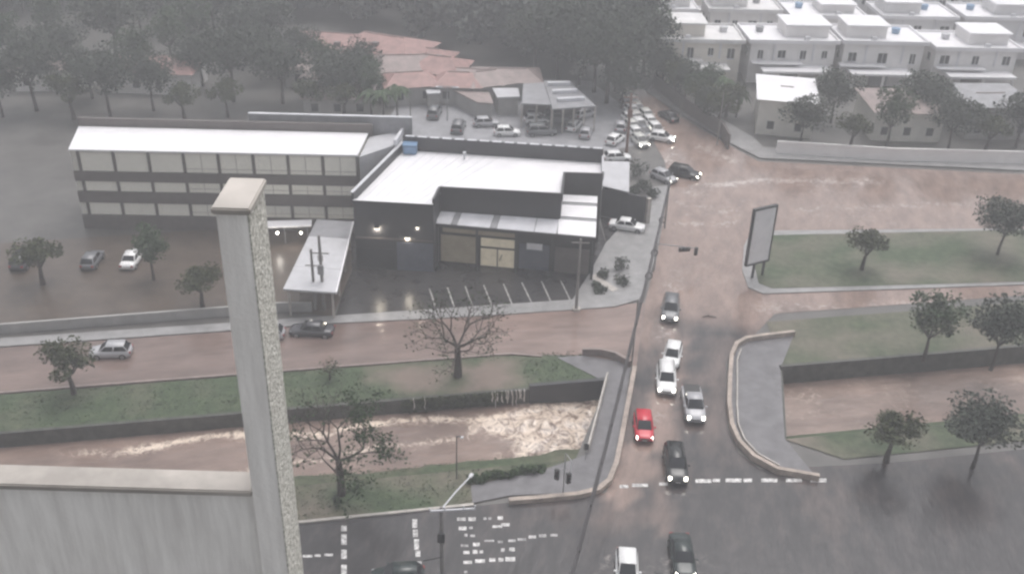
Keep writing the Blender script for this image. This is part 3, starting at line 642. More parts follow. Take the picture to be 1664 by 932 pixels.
# --- houses far behind
def house(name, label, cx, cy, w, d, h, rz, wall, roofm, group=None, ridge=1.2, ov=.5, dormer=0):
    t = thing(name, label, 'house', (cx, cy, 0), rz, group)
    MB().box(-w / 2, w / 2, -d / 2, d / 2, 0, h).build('wall', wall, t)
    mb = MB(); x0, x1, y0, y1 = -w / 2 - ov, w / 2 + ov, -d / 2 - ov, d / 2 + ov; hx = w / 2 - d / 2 * .55
    a = [(x0, y0, h + .02), (x1, y0, h + .02), (x1, y1, h + .02), (x0, y1, h + .02)]; r0, r1 = (-hx, 0, h + ridge), (hx, 0, h + ridge)
    mb.poly([a[0], a[1], r1, r0]); mb.poly([a[2], a[3], r0, r1]); mb.poly([a[1], a[2], r1]); mb.poly([a[3], a[0], r0]); mb.poly(a[::-1])
    rf = mb.build('roof', roofm, t)
    mb = MB(); mb.tube([(-hx, 0, h + ridge + .04), (hx, 0, h + ridge + .04)], .12, 5); mb.build('ridge', M['terra2'], rf)
    n = max(2, int(w / 3))
    for i in range(n):
        x = -w / 2 + w * (i + .5) / n
        MB().box(x - .5, x + .5, -d / 2 - .04, -d / 2 + .02, 1.0, 2.2).build('window', M['glass'], t)
    for i in range(dormer):
        x = -hx + 2 * hx * (i + .5) / dormer
        MB().box(x - .5, x + .5, -d / 4 - .5, -d / 4 + .4, h + .3, h + ridge * .5 + .6).build('dormer', M['taupe'], rf)
    return t
def hp(px, py, z): p = P(px, py, z); return p.x, p.y
x, y = hp(540, 74, 4); house('tiled_house', 'wide terracotta roofed hall below the dark wood, upper left', x, y, 15, 13, 4, R(-8), M['housewall'], M['terra'], 'tiled houses', 2.2, dormer=2)
x, y = hp(625, 76, 4); house('tiled_house', 'faded terracotta hall right of the largest tiled roof', x, y, 14, 12, 4, R(-22), M['housewall'], M['terra'], 'tiled houses', 2.0, dormer=1)
x, y = hp(655, 103, 3.5); house('tiled_house', 'long low house with faded pinkish roof above the palms', x, y, 13, 8, 3.5, R(8), M['whitewall'], M['terra2'], 'tiled houses', 1.4)
x, y = hp(716, 106, 3.5); house('tiled_house', 'small house with the reddest tiled roof', x, y, 8, 8, 3.4, R(-14), M['housewall'], M['terra'], 'tiled houses', 1.6)
x, y = hp(770, 118, 3.5); house('tiled_house', 'low faded roof house between the reddest roof and white sheds', x, y, 10, 7, 3., R(-6), M['housewall'], M['terra2'], 'tiled houses', 1.1)
x, y = hp(825, 122, 3); house('tiled_house', 'dull pinkish roof house behind the row of white vans', x, y, 10, 7, 3., R(4), M['housewall'], M['terra2'], 'tiled houses', 1.1)
x, y = hp(455, 200, 3); house('tiled_house', 'grey brown roof house just behind the cream block', x + 6, y + 14, 10, 7, 3., R(4), M['housewall'], M['terra2'], 'tiled houses', 1.1)
for i, (px, py, l) in enumerate(((560, 118, 'grey tiled house behind the tree clump and palms'), (250, 105, 'tiled house among the dark grove, right one of two'), (90, 100, 'tiled house among the dark grove, left one of two'))):
    x, y = hp(px, py, 3.5); house('tiled_house', l, x, y, 11 + i % 2 * 3, 8, 3.5, R(-10 + 9 * i), M['whitewall'], M['terra' if i % 2 else 'terra2'], 'tiled houses', 1.5)
for i, (px, py, w_, l) in enumerate(((690, 88, 9, 'reddish roof tucked between the faded hall and the wood'), (590, 100, 8, 'small faded roof right of the clump, below the two terracotta halls'), (745, 128, 7, 'low faded roof just behind the brown shed'), (505, 100, 8, 'reddish roof half hidden at the left of the parapet clump'), (665, 128, 8, 'grey pink roof between the palms and the pale hut'), (790, 126, 7, 'low roof right behind the row of white vehicles'))):
    x, y = hp(px, py, 3.2); house('tiled_house', l, x, y, w_, 6.5, 3.0, R(-16 + 8 * i), M['housewall'], M['terra'] if i % 2 == 0 else M['terra2'], 'tiled houses', 1.3)
# flat grey-roofed sheds by the car park
def shed(name, label, pts, h, roofm, wallm, posts=0, bands=0):
    q = [P(x, y, h) for x, y in pts]; o = Vector((q[0].x, q[0].y, 0)); t = thing(name, label, 'shed', o)
    if posts:
        for i in range(posts + 1):
            c = q[3].lerp(q[2], i / posts) + Vector((0, .3, 0)); MB().box(c.x - .12, c.x + .12, c.y - .12, c.y + .12, 0, h - .2).build('post', M['kerb'], t, off=o)
        b = [q[0], q[1], q[1].lerp(q[2], .55), q[0].lerp(q[3], .55)]
        MB().prism([(p.x, p.y) for p in shrink(b, .3)], 0, h - .21).build('wall', wallm, t, off=o)
    else:
        MB().prism([(p.x, p.y) for p in shrink(q, .35)], 0, h - .21).build('wall', wallm, t, off=o)
    r = MB().prism([(p.x, p.y) for p in q], h - .2, h).build('roof', roofm, t, off=o)
    for i in range(bands):
        a, b = q[0].lerp(q[3], (i + .6) / (bands + .4)), q[1].lerp(q[2], (i + .6) / (bands + .4))
        a, b = a.lerp(b, .08 + .05 * i), a.lerp(b, .86); mb = MB(); mb.bar((a.x, a.y, h + .003), (b.x, b.y, h + .003), .8, .5); mb.build('roof_unit', M['canopy'], r, off=o)
    return t
shed('open_shed', 'grey open shed with ridged white units on its roof', [(884, 131), (925, 131), (968, 172), (898, 177)], 4.0, M['midgrey'], M['taupe'], 4, 3)
shed('flat_shed', 'plain grey flat shed left of the shed with roof units', [(850, 136), (884, 134), (897, 170), (848, 168)], 3.8, M['midgrey'], M['taupe'], 2)
shed('flat_shed', 'small shed with a pale roof below the row of white vans', [(800, 143), (842, 143), (845, 157), (808, 158)], 3.0, M['grey'], M['housewall'])
shed('flat_shed', 'pale hut beside the twin street lamp, far left of the car park', [(690, 142), (713, 140), (716, 151), (694, 152)], 2.6, M['grey'], M['housewall'])
shed('flat_shed', 'low brown roofed shed in the middle of the car park', [(735, 145), (795, 150), (802, 168), (775, 166)], 2.5, M['terra2'], M['housewall'])

# --- white flat-roofed townhouses, top right
wbm = []
M['wall_b'] = mat('pale_grey_render', (.66, .65, .65), .7, .1, .5); M['wall_c'] = mat('sand_render', (.70, .66, .60), .7, .1, .5)
M['roof_b'] = mat('weathered_white_slab', (.70, .69, .69), .45, .16, .4)
trng = random.Random(21)
def townhouse(cx, cy, label, w=12., d=9., h=6.2, mirror=1):
    t = thing('townhouse', label, 'house', (cx, cy, 0), R(2 + trng.uniform(-1, 1)), 'white flat roofed townhouses')
    wm = M[trng.choice(('whitewall', 'whitewall', 'wall_b', 'wall_c'))]; rm = M[trng.choice(('white', 'white', 'roof_b'))]; w += trng.uniform(.6, 1.7); h += .4; g = trng.uniform(.0, .9)
    MB().box(-w / 2, w / 2, 0, d, 0, h).build('wall', wm, t)
    rf = MB().box(-w / 2 - .5, w / 2 + .5, -.7, d + .3, h + .01, h + .32).build('roof', rm, t)
    fr = MB()
    for a, b, c, e in ((-w / 2 - .5, w / 2 + .5, -.7, -.5), (-w / 2 - .5, w / 2 + .5, d + .1, d + .3), (-w / 2 - .5, -w / 2 - .3, -.498, d + .098), (w / 2 + .3, w / 2 + .5, -.498, d + .098)): fr.box(a, b, c, e, h + .322, h + .66)
    fr.build('roof_upstand', rm, rf)
    x0, x1 = sorted((-mirror * w * (.40 + .06 * g), mirror * w * .06))
    MB().box(x0, x1, 2.2, d - 1, h + .33, h + 1.6 + g).build('roof_room', wm, t); MB().box(x0 - .3, x1 + .3, 1.7, d - .7, h + 1.61 + g, h + 1.85 + g).build('upper_roof', rm, t)
    xt = mirror * w * trng.uniform(.2, .34); mb = MB(); mb.tube([(xt, d * .6, h + .33), (xt, d * .6, h + 1.2)], [.62, .74], 12)
    mb.build('water_tank', M[trng.choice(('blue', 'grey', 'midgrey'))], rf)
    mb = MB().box(-xt * .5 - .4, -xt * .5 + .4, .3, .9, h + .33, h + .95); mb.build('air_conditioner', M['grey'], rf)
    p0 = -w / 2 + (.8 if mirror > 0 else 1.6); p1 = w / 2 - (.9 if mirror < 0 else 2.2)
    MB().box(p0, p1, -3.0 - g, -.02, 2.85, 3.2).build('porch_roof', rm, t); MB().box(p0 - 1.4, p0 + (p1 - p0) * .6, -1.6, -.025, 3.7, 3.88).build('window_hood', rm, t)
    for x in (p0 + .4, (p0 + p1) / 2 + .3, p1 - .4): MB().box(x - .2, x + .2, -2.85 - g, -2.45 - g, 0, 2.84).build('porch_pillar', wm, t)
    n = trng.choice((3, 4, 4))
    for i in range(n):
        x = -w * .38 + w * .76 * i / (n - 1); k = trng.uniform(.42, .8); zb = trng.choice((3.95, 4.2, 4.4))
        f = MB().box(x - k, x + k, -.05, .02, zb, 5.6).build('window', M['glass'], t)
        mb = MB().box(x - .04, x + .04, -.09, -.052, zb, 5.6); mb.build('window_bar', M['canopy'], f); MB().box(x - k - .1, x + k + .1, -.16, -.002, zb - .12, zb - .003).build('sill', M['canopy'], f)
    for x in (-w * .22, w * .24): MB().box(x - .12, x + .12, -.18, -.002, 3.9, h).build('fin', M['canopy'], t)
    MB().box(-1.6, 1.6, -.06, .02, .1, 2.4).build('garage_door', M[trng.choice(('midgrey', 'taupe', 'bluegrey'))], t)
    sd = MB()
    for y in (2., 5.5): MB().box(-w / 2 - .04, -w / 2 + .02, y, y + 1.1, 4.1, 5.4).build('window', M['glass'], t)
    return t
TH = []
rows = [(168.5, (30.2, 45.5, 60.5, 76)), (186, (25.5, 40.5, 55.5, 72, 87)), (205, (33, 48, 63, 78, 93)), (223, (30, 46, 62, 78, 94)), (241, (28, 46, 62, 80, 98, 5)), (258, (36, 56, 76, 96))]
rn = ('row nearest the flooded junction', 'second row', 'third row', 'fourth row', 'fifth row', 'rearmost row')
on = ('first', 'second', 'third', 'fourth', 'fifth', 'stray')
for ri, (yy, xs) in enumerate(rows):
    for i, x in enumerate(xs):
        townhouse(x, yy, 'white flat roofed townhouse, %s from the avenue, in the %s' % (on[i], rn[ri]), 11.5 if ri % 2 else 12.5, 9, 6.2 + .3 * ((i + ri) % 3), 1 if (i + ri) % 2 == 0 else -1)
# cream house at the right with its yard wall
x, y = P(1235, 215).x + 3, P(1235, 215).y
house('cream_house', 'cream house with white low roof beside the far pavement', x + 1, y + 4, 8, 11, 5.5, R(-10), M['cream'], M['white'], None, .3)
for i, (dx, dy) in enumerate(((14, 3), (28, 5), (44, 6))):
    house('cream_house', ('cream house next right of the white low one', 'pale house behind the street trees on the right', 'last pale house at the right edge')[i], x + 4 + dx, y + dy, 10, 10, 4.5 + i * .6, R(4 * i), (M['cream'], M['housewall'], M['whitewall'])[i], (M['terra2'], M['midgrey'], M['terra'])[i], None, .35)
yw = MB(); yw.strip([P(1062, 142), P(1112, 183), P(1172, 222), P(1183, 243)], .3, 0, 2.3); tag(yw.build('yard_wall', M['taupe']), 'dark yard wall along the bend of the flooded avenue', 'wall')
yw = MB(); yw.strip([P(1260, 250), P(1450, 262), P(1690, 268)], .3, 0, 2.0); tag(yw.build('yard_wall', M['whitewall']), 'pale yard wall in front of the cream houses', 'wall')

# ================================================================ VEGETATION
def leaf_quads(mb, c, rad, n, size, rng, flat=.8, shell=.55):
    for _ in range(n):
        d = Vector((rng.gauss(0, 1), rng.gauss(0, 1), rng.gauss(0, 1))).normalized() * (shell + (1 - shell) * rng.random()) 
        p = Vector(c) + Vector((d.x * rad[0], d.y * rad[1], d.z * rad[2]))
        a = Vector((rng.gauss(0, 1), rng.gauss(0, 1), rng.gauss(0, .6))).normalized(); b = a.cross(Vector((rng.gauss(0, 1), rng.gauss(0, 1), rng.gauss(0, 1)))).normalized()
        s = size * rng.uniform(.6, 1.4); a *= s; b *= s * .55
        mb.poly([p - a, p - a * .2 + b, p + a, p - a * .2 - b])
def crown_mesh(seed, w, h, zc, n, size, lobes):
    rng = random.Random(seed); mb = MB()
    for i in range(lobes):
        t = rng.uniform(0, 2 * math.pi); r = rng.uniform(.15, .78) * w / 2; z = zc + rng.uniform(-.5, .55) * h / 2
        s = rng.uniform(.14, .36)
        leaf_quads(mb, (math.cos(t) * r, math.sin(t) * r, z), (w * s, w * s, h * s * .85), n // lobes, size, rng)
    return mb
def trunk_mesh(seed, h, r, top):
    rng = random.Random(seed); mb = MB(); pts = [(0, 0, -.1), (.05, .03, h * .4), (rng.uniform(-.2, .2), rng.uniform(-.2, .2), h)]
    mb.tube(pts, [r * 1.25, r, r * .7], 7)
    for i in range(5):
        t = rng.uniform(0, 6.28); e = Vector((math.cos(t) * top * .3, math.sin(t) * top * .3, h + rng.uniform(.3, .6) * top))
        mb.tube([pts[-1], Vector(pts[-1]).lerp(e, .5) + Vector((0, 0, -.2)), e], [r * .6, r * .35, r * .12], 5)
    return mb
protos = []
for i, (w, h, zc, n, sz, lb, tr, lm) in enumerate(((7.5, 6.5, 6.2, 3400, .23, 22, 3.2, 'leaf_a'), (6, 7, 6.5, 2600, .21, 17, 3.2, 'leaf_b'), (9, 7, 7.2, 4200, .25, 26, 3.8, 'leaf_a'), (5, 4.5, 4.2, 2000, .18, 14, 2.2, 'leaf_c'))):
    t = thing('street_tree', 'prototype', 'tree', (0, 0, 0))
    crown_mesh(30 + i, w, h, zc, n, sz, lb).build('crown', M[lm], t); trunk_mesh(60 + i, tr, .2 + .02 * i, h).build('trunk', M['bark'], t)
    protos.append(t)
used = set()
def tree(kind, x, y, s, label, group, name='street_tree'):
    if kind not in used: o = protos[kind]; used.add(kind)
    else: o = copy_tree(protos[kind])
    o.name = name; o.location = (x, y, 0); o.scale = (s, s, s * random.uniform(.9, 1.1)); o.rotation_euler = (0, 0, random.uniform(0, 6.28)); tag(o, label, 'tree', group); return o
def treepx(kind, px, py, s, label, group): p = P(px, py); return tree(kind, p.x, p.y, s, label, group)
# clump behind the cream block
GL = 'trees behind the cream block'
for k_, px, py, s, l in ((2, 460, 168, 1.0, 'big dark tree above the near balcony wall, above the white school roof'), (0, 440, 130, 1.0, 'dark tree behind the big one above the near balcony wall'), (0, 490, 120, .9, 'dark tree left of the terracotta hall'), (2, 430, 90, 1.1, 'dark broad tree far behind the near balcony wall'),
                      (0, 540, 178, 1.0, 'round green tree in the clump above the rear parapet, left end'), (2, 570, 172, .95, 'broad green tree in the middle of the clump above the rear parapet'), (1, 600, 182, .9, 'green tree of the clump beside the palms'), (3, 560, 192, 1., 'low bush tree touching the rear parapet'), (0, 590, 150, .9, 'green tree behind the middle of the parapet clump'), (1, 530, 150, .9, 'narrow tree behind the left of the parapet clump'),
                      (3, 505, 190, .9, 'small olive tree left of the parapet clump')):
    treepx(k_, px, py, s, l, GL)
GL = 'trees of the far grove'
for i, (k_, px, py, s_) in enumerate(((2, 380, 165, 1.1), (0, 330, 140, 1.), (1, 280, 110, 1.1), (2, 350, 60, 1.2), (0, 250, 180, 1.), (2, 190, 100, 1.2), (0, 150, 160, 1.), (1, 90, 80, 1.), (2, 60, 180, 1.1), (0, 400, 100, 1.1), (1, 20, 120, 1.), (2, 300, 40, 1.2), (0, 140, 40, 1.1), (2, 40, 20, 1.2), (0, 200, 20, 1.2), (2, 260, 10, 1.2), (1, 330, 15, 1.2), (2, 100, 10, 1.2), (0, 380, 40, 1.1), (2, 420, 50, 1.2), (1, 230, 140, 1.), (2, 180, 190, 1.), (3, 120, 195, 1.1), (0, 60, 130, 1.), (3, 300, 195, 1.), (2, 10, 60, 1.2), (0, 5, 190, 1.), (3, 370, 190, 1.), (2, 100, 130, 1.), (1, 320, 90, 1.1), (0, 230, 60, 1.2))):
    treepx(k_, px, py, s_, 'dark leafy tree of the hazy grove behind the left part of the cream block', GL)
GL = 'trees by the school court'
for i, (k_, px, py, s_) in enumerate(((3, 70, 462, 1.), (1, 250, 455, .7), (3, 330, 500, .9), (3, 120, 640, .9))):
    treepx(k_, px, py, s_, 'small leafy tree by the brown school court or the verge below it', GL)
GL = 'dark trees at the edge of the wood'
for i, (k_, px, py, s) in enumerate(((2, 985, 168, 1.3), (2, 1000, 150, 1.2), (0, 965, 150, 1.3), (2, 940, 138, 1.3), (0, 1010, 176, .9), (2, 1030, 135, 1.3), (0, 905, 128, 1.2), (2, 870, 122, 1.3), (1, 1045, 120, 1.3), (2, 1020, 110, 1.4), (0, 985, 120, 1.3), (2, 950, 110, 1.3))):
    treepx(k_, px, py, s, 'dark leafy tree in the front edge of the wood above the car park', GL)
GL = 'trees along the bend of the avenue'
for i, (k_, px, py, s) in enumerate(((0, 1075, 150, .75), (3, 1095, 165, 1.), (0, 1112, 172, .8), (1, 1128, 182, .75), (3, 1143, 195, 1.1), (0, 1150, 205, .75), (3, 1165, 212, 1.1), (1, 1065, 135, .8), (3, 1180, 190, 1.), (0, 1105, 150, .7), (1, 1150, 172, .7))):
    treepx(k_, px, py, s, 'street tree in the green row between townhouses and flooded avenue', GL)
GL = 'trees on the right pavement'
for i, (k_, px, py, s) in enumerate(((0, 1300, 236, .9), (3, 1380, 246, 1.), (1, 1440, 240, .9), (2, 1540, 245, .8), (3, 1600, 250, 1.1), (0, 1650, 240, 1.), (0, 1350, 200, .9), (2, 1500, 205, .9))):
    treepx(k_, px, py, s, 'leafy street tree before the cream houses', GL)
GL = 'trees on the corner lawn'
for i, (k_, px, py, s) in enumerate(((3, 1400, 440, .9), (2, 1620, 415, .7))):
    treepx(k_, px, py, s, 'leafy tree on the corner lawn behind the billboard', GL)
GL = 'trees along the right canal bank'
for i, (k_, px, py, s) in enumerate(((1, 1500, 585, .8), (0, 1610, 600, .8), (3, 1440, 750, .9), (0, 1580, 760, .8))):
    treepx(k_, px, py, s, 'round leafy tree on the canal bank right of the avenue', GL)
treepx(3, 935, 143, .01, 'x', 'x') if False else None
pt = thing('pale_tree', 'pale whitish bare looking tree beside the grey open shed', 'tree', P(937, 143))
crown_mesh(91, 3.0, 4.6, 3.4, 260, .28, 6).build('crown', M['leaf_pale'], pt); trunk_mesh(92, 2, .12, 3).build('trunk', M['concrete'], pt)
# the far wood reads as one mass
mb = MB(); rng = random.Random(5)
edge = [(-125, 200), (-75, 197), (-44, 194), (-28, 190), (-17, 179), (-8, 172), (0, 167), (14, 167), (20, 176), (26, 196)]
def ed(x):
    for (x0, y0), (x1, y1) in zip(edge, edge[1:]):
        if x0 <= x <= x1: return y0 + (y1 - y0) * (x - x0) / (x1 - x0)
    return 205
for i in range(430):
    x = rng.uniform(-125, 26); y = ed(x) + 3 + rng.random() * 48
    if x > 12 and y > 176: x -= 14
    h = rng.uniform(8, 13); w_ = rng.uniform(3.2, 5.2)
    for j in range(4):
        leaf_quads(mb, (x + rng.uniform(-2.4, 2.4), y + rng.uniform(-2.4, 2.4), h * rng.uniform(.45, .78)), (w_ * .62, w_ * .62, h * .26), 80, .62, rng)
M['leaf_far'] = leafmat('leaf_hazed_green', (.082, .09, .082)); mb.build('dark_wood', M['leaf_far'], kind='stuff')  # leaf colour paled so part of the distance haze sits in the albedo
# palms
def palm(px, py, h, label, group='palms above the shop'):
    p = P(px, py); t = thing('palm_tree', label, 'palm', p, random.uniform(0, 6), group); rng = random.Random(px)
    mb = MB(); mb.tube([(0, 0, -.1), (.05, 0, h * .5), (0, .1, h)], [.2, .15, .13], 7); mb.build('trunk', M['bark'], t)
    mb = MB()
    for i in range(16):
        a = 6.283 * i / 16 + rng.uniform(-.2, .2); L = rng.uniform(1.9, 2.6); up = rng.uniform(.2, .9); prev = Vector((0, .1, h))
        d = Vector((math.cos(a), math.sin(a), 0)); s = Vector((-d.y, d.x, 0))
        pts = [Vector((0, .1, h)) + d * (L * q) + Vector((0, 0, up * q * 1.6 - 2.4 * q * q)) for q in (0, .25, .5, .75, 1.)]
        ww = (.06, .30, .34, .24, .03)
        for j in range(4):
            mb.poly([pts[j] + s * ww[j] - Vector((0, 0, ww[j] * .5)), pts[j], pts[j + 1], pts[j + 1] + s * ww[j + 1] - Vector((0, 0, ww[j + 1] * .5))])
            mb.poly([pts[j], pts[j] - s * ww[j] - Vector((0, 0, ww[j] * .5)), pts[j + 1] - s * ww[j + 1] - Vector((0, 0, ww[j + 1] * .5)), pts[j + 1]])
    mb.build('crown', M['leaf_b'], t)
palm(624, 202, 5.2, 'leftmost of three palms above the school rear parapet'); palm(646, 200, 5.6, 'middle of three palms above the school rear parapet'); palm(604, 196, 4.6, 'shorter palm half hidden in the green tree clump')
palm(1172, 178, 5.0, 'dark palm beside the porch pillar of the front townhouse', 'palms by the townhouses'); palm(1196, 190, 4.2, 'lower palm beside the cream house', 'palms by the townhouses')
# the two near trees, with real branching
def branch_tree(name, label, base, h, spread, seed, leafn, leafm, lsize, trunk_r, levels=4, nleaf_side=None, fork=.3, el0=.35):
    rng = random.Random(seed); t = thing(name, label, 'tree', base); tb = MB(); lb = MB(); tips = []
    def grow(p, d, L, r, lev):
        pts = [p]; dd = d.copy()
        for i in range(3):
            dd = (dd + Vector((rng.uniform(-.25, .25), rng.uniform(-.25, .25), rng.uniform(-.1, .22)))).normalized(); pts.append(pts[-1] + dd * (L / 3))
        tb.tube(pts, [r, r * .85, r * .7, r * .55], 7 if lev < 2 else 4, cap=False)
        if lev >= levels: tips.append((pts[-1], dd)); tips.append((pts[1], dd)); return
        n = rng.choice((3, 3, 4)) if lev < 3 else 3
        ph = rng.uniform(0, 6.28)
        for i in range(n):
            a = ph + 6.283 * i / n + rng.uniform(-.4, .4); tilt = rng.uniform(.55, 1.05)
            x = dd.cross(Vector((.3, .9, .2))).normalized(); y = dd.cross(x).normalized()
            nd = (dd * math.cos(tilt) + (x * math.cos(a) + y * math.sin(a)) * math.sin(tilt)); nd.z = nd.z * .7 + .12; nd.normalize()
            q = pts[-1] if i % 2 == 0 else pts[2]
            grow(q, nd, L * rng.uniform(.62, .85), r * .55, lev + 1)
    tb.tube([(0, 0, -.15), (.02, .0, h * .18), (-.05, .05, h * fork)], [trunk_r * 1.4, trunk_r * 1.05, trunk_r * .9], 9)
    top = Vector((-.05, .05, h * fork))
    for i in range(5):
        a = 6.283 * i / 5 + rng.uniform(-.3, .3); el = rng.uniform(el0, el0 + .65)
        d = Vector((math.cos(a) * math.cos(el), math.sin(a) * math.cos(el), math.sin(el))); grow(top, d, spread * .36, trunk_r * .46, 1)
    tb.build('trunk', M['bark'], t)
    for _ in range(leafn):
        p, d = rng.choice(tips)
        if nleaf_side and (p.x < nleaf_side[0] and rng.random() < nleaf_side[1]): continue
        q = p + Vector((rng.gauss(0, .3), rng.gauss(0, .3), rng.gauss(0, .25)))
        leaf_quads(lb, q, (.1, .1, .1), 1, lsize, rng)
    lb.build('crown', leafm, t); return t
branch_tree('bare_tree', 'nearly bare dark tree standing in the flooded verge by the street', P(744, 611), 9.0, 6.8, 12, 900, M['leaf_n'], .12, .31, fork=.36, el0=.22)
branch_tree('bank_tree', 'green leafed spreading tree on the near grass bank beside the crossing', P(555, 803), 8.0, 7.0, 29, 4600, M['leaf_n'], .15, .28, nleaf_side=(.9, .9), fork=.43, el0=.22)
branch_tree('sapling', 'small bare sapling on the verge near the left end of the flooded street', P(536, 617), 2.6, 1.6, 4, 160, M['leaf_c'], .12, .09, levels=3)
# shrubs
def shrub(px, py, w, h, label, group, m='leaf_b', n=260, name='shrub', z=0.):
    p = P(px, py, z); t = thing(name, label, 'shrub', p, 0, group); rng = random.Random(px * 7 + py); mb = MB()
    for i in range(5): leaf_quads(mb, (rng.uniform(-.3, .3) * w, rng.uniform(-.3, .3) * w, h * rng.uniform(.35, .6)), (w * .3, w * .3, h * .4), n // 5, .14, rng)
    mb.build('foliage', M[m], t); mb = MB()
    for i in range(4): mb.tube([(0, 0, -.02), (rng.uniform(-.2, .2) * w, rng.uniform(-.2, .2) * w, h * .5)], [.03, .015], 4)
    mb.build('stem', M['bark'], t)
for px, py, w_, h, l in ((1010, 440, 1.7, 1.9, 'spiky dark shrub in the paved corner before the parked car'), (985, 450, 2.0, .9, 'dark low hedge shrub left of the spiky one'), (1012, 462, 2.2, 1.0, 'dark hedge shrub at the rounded pavement corner'), (980, 474, 2.0, .8, 'lowest dark shrub beside the pale path'), (965, 466, 1.4, .8, 'small shrub against the shop corner post')):
    shrub(px, py, w_, h, l, 'shrubs in the paved corner', 'leaf_a')
mb = MB(); mb.bar(P(962, 447, .14), P(1000, 472, .14), .9, .03); tag(mb.build('garden_path', M['kerb'], kind='structure'), 'pale path', 'path')
for px, py, w_, h, l in ((1040, 285, 2.6, 2.4, 'round bush behind the pale grey annex'), (1045, 308, 2.4, 1.6, 'bush at the corner of the annex and kerb'), (1062, 322, 1.8, 1.5, 'dark bush by the end of the black boundary wall'), (1030, 315, 1.8, 1.3, 'bush against the annex wall')):
    shrub(px, py, w_, h, l, 'bushes by the annex', 'leaf_a', 420)
prng = random.Random(31)
for i in range(15):
    px = 764 + i * 8.2 + prng.uniform(-3, 3); py = 785 - i * 1.45 + prng.uniform(-3, 2)
    shrub(round(px), round(py), prng.uniform(.6, 1.1), prng.uniform(.45, .95), 'leafy tuft in the row of low plants on the near bank', 'row of low plants on the near bank', 'tuft', 130, 'low_plant')
shrub(548, 822, .8, 1.3, 'small dark bush beside the kerb under the green tree', None, 'leaf_a', 150)
# creepers over the canal wall
for i in range(11):
    px = 662 + i * 15. + (i % 3) * 4; u = toUV(P(px, 648))[0]; b = UV(u, V_TOP - .1, .1); rng = random.Random(i); t = thing('hanging_plant', 'dark creeper hanging over the mossy canal wall', 'creeper', b, A11, 'creepers on the canal wall'); mb = MB()
    for j in range(210):
        z = -rng.random() ** 1.1 * rng.uniform(.8, 1.6); leaf_quads(mb, (rng.uniform(-.55, .55), rng.uniform(-.2, .03), z + .12), (.05, .05, .05), 1, .13, rng)
    mb.build('foliage', M['leaf_c'], t); mb = MB()
    for j in range(4): x_ = rng.uniform(-.5, .5); mb.tube([(x_, .1, .05), (x_, -.08, -.1), (x_ + .1, -.12, -1.)], .015, 4)
    mb.build('stem', M['bark'], t)
# water spilling over the wall
rng = random.Random(8)
for px in (803, 808, 812, 819, 826, 829, 836, 843, 848, 851, 857, 672, 690):
    u = toUV(P(px, 650))[0]; mb = MB(); L = rng.uniform(.5, 1.5); r_ = rng.uniform(.03, .085)
    mb.tube([(0, .1, .13), (rng.uniform(-.04, .04), -.2, .1), (rng.uniform(-.06, .06), -.32, -.3 * L), (rng.uniform(-.08, .08), -.36, -.65 * L), (rng.uniform(-.1, .1), -.4, -L)], [.02, r_, r_ * .8, r_ * 1.1, r_ * .5], 5)
    o = mb.build('spilling_water', M['foam'], kind='stuff'); o.location = UV(u, V_TOP - .02); o.rotation_euler = (0, 0, A11)
# grass tufts scattered on the verges
mb = MB(); rng = random.Random(77)
for i in range(6500):
    if i % 2: u, v = rng.uniform(-40, uA - 1), rng.uniform(V_TOP + .5, 82)
    else: u, v = rng.uniform(-40, uB - 2), rng.uniform(V_KERB + .5, 68.5)
    p = UV(u, v); 
    if dpoly(p.x, p.y, silt) > -.6: continue
    if not i % 2 and p.x > P(775, 800).x and v < 64.6: continue
    z = .06 if v > 70 or v < 65.8 else -.02 - (v - 65.8) * .45
    for j in range(3):
        a = rng.uniform(0, 6.28); d = Vector((math.cos(a), math.sin(a), 0)) * .05; hh = rng.uniform(.05, .15); q = p + Vector((rng.gauss(0, .08), rng.gauss(0, .08), z - .03)); mb.poly([q - d, q + d, q + Vector((rng.gauss(0, .08), rng.gauss(0, .08), hh))])
mb.build('grass', M['tuft'], kind='stuff')

# ================================================================ STREET FURNITURE
def pole(name, label, base, h, r, m, cat='pole', group=None, arms=()):
    t = thing(name, label, cat, base, 0, group); mb = MB(); mb.tube([(0, 0, -.1), (0, 0, h)], [r, r * .7], 8); mb.build('shaft', m, t)
    for z, x0, x1, w_ in arms: MB().box(x0, x1, -w_, w_, z, z + .1).build('crossarm', m, t)
    return t
def topz(px, py, base): return AY(px, py, base.y).z
b = P(520, 503); t = pole('utility_pole', 'dark utility pole in front of the grey canopy, right of its twin', P(527, 503), topz(525, 383, P(527, 503)), .2, M['concrete'], arms=((6.6, -.9, .9, .05),), group='twin poles by the canopy')
MB().box(-.3, .3, -.45, -.15, 4.4, 5.4).build('transformer', M['steel'], t)
mb = MB(); mb.tube([(-.2, -.1, 5.8), (-.2, -.1, 6.5)], .05, 6); mb.tube([(.25, -.1, 5.8), (.25, -.1, 6.5)], .05, 6); mb.build('insulator', M['kerb'], t)
pole('utility_pole', 'dark utility pole in front of the grey canopy, left of its twin', P(513, 503), topz(514, 405, P(513, 503)), .18, M['concrete'], arms=((5.2, -.7, .7, .05),), group='twin poles by the canopy')
b = P(936, 504); hz = topz(943, 388, b)
t = pole('utility_pole', 'tall grey pole standing on the kerb at the right end of the bay markings', b, hz, .17, M['concrete'], arms=((hz - .5, -.9, .9, .05),))
MB().box(-.35, .45, -.35, .35, 0, .3).build('footing', M['kerb'], t)
b = P(1018, 247); hz = topz(1021, 152, b)
t = pole('utility_pole', 'reddish pole among the queue of headlights at the bend', b, hz, .22, M['rust'], arms=((hz - .6, -1.0, 1.0, .06), (hz - 1.4, -.8, .8, .06)))
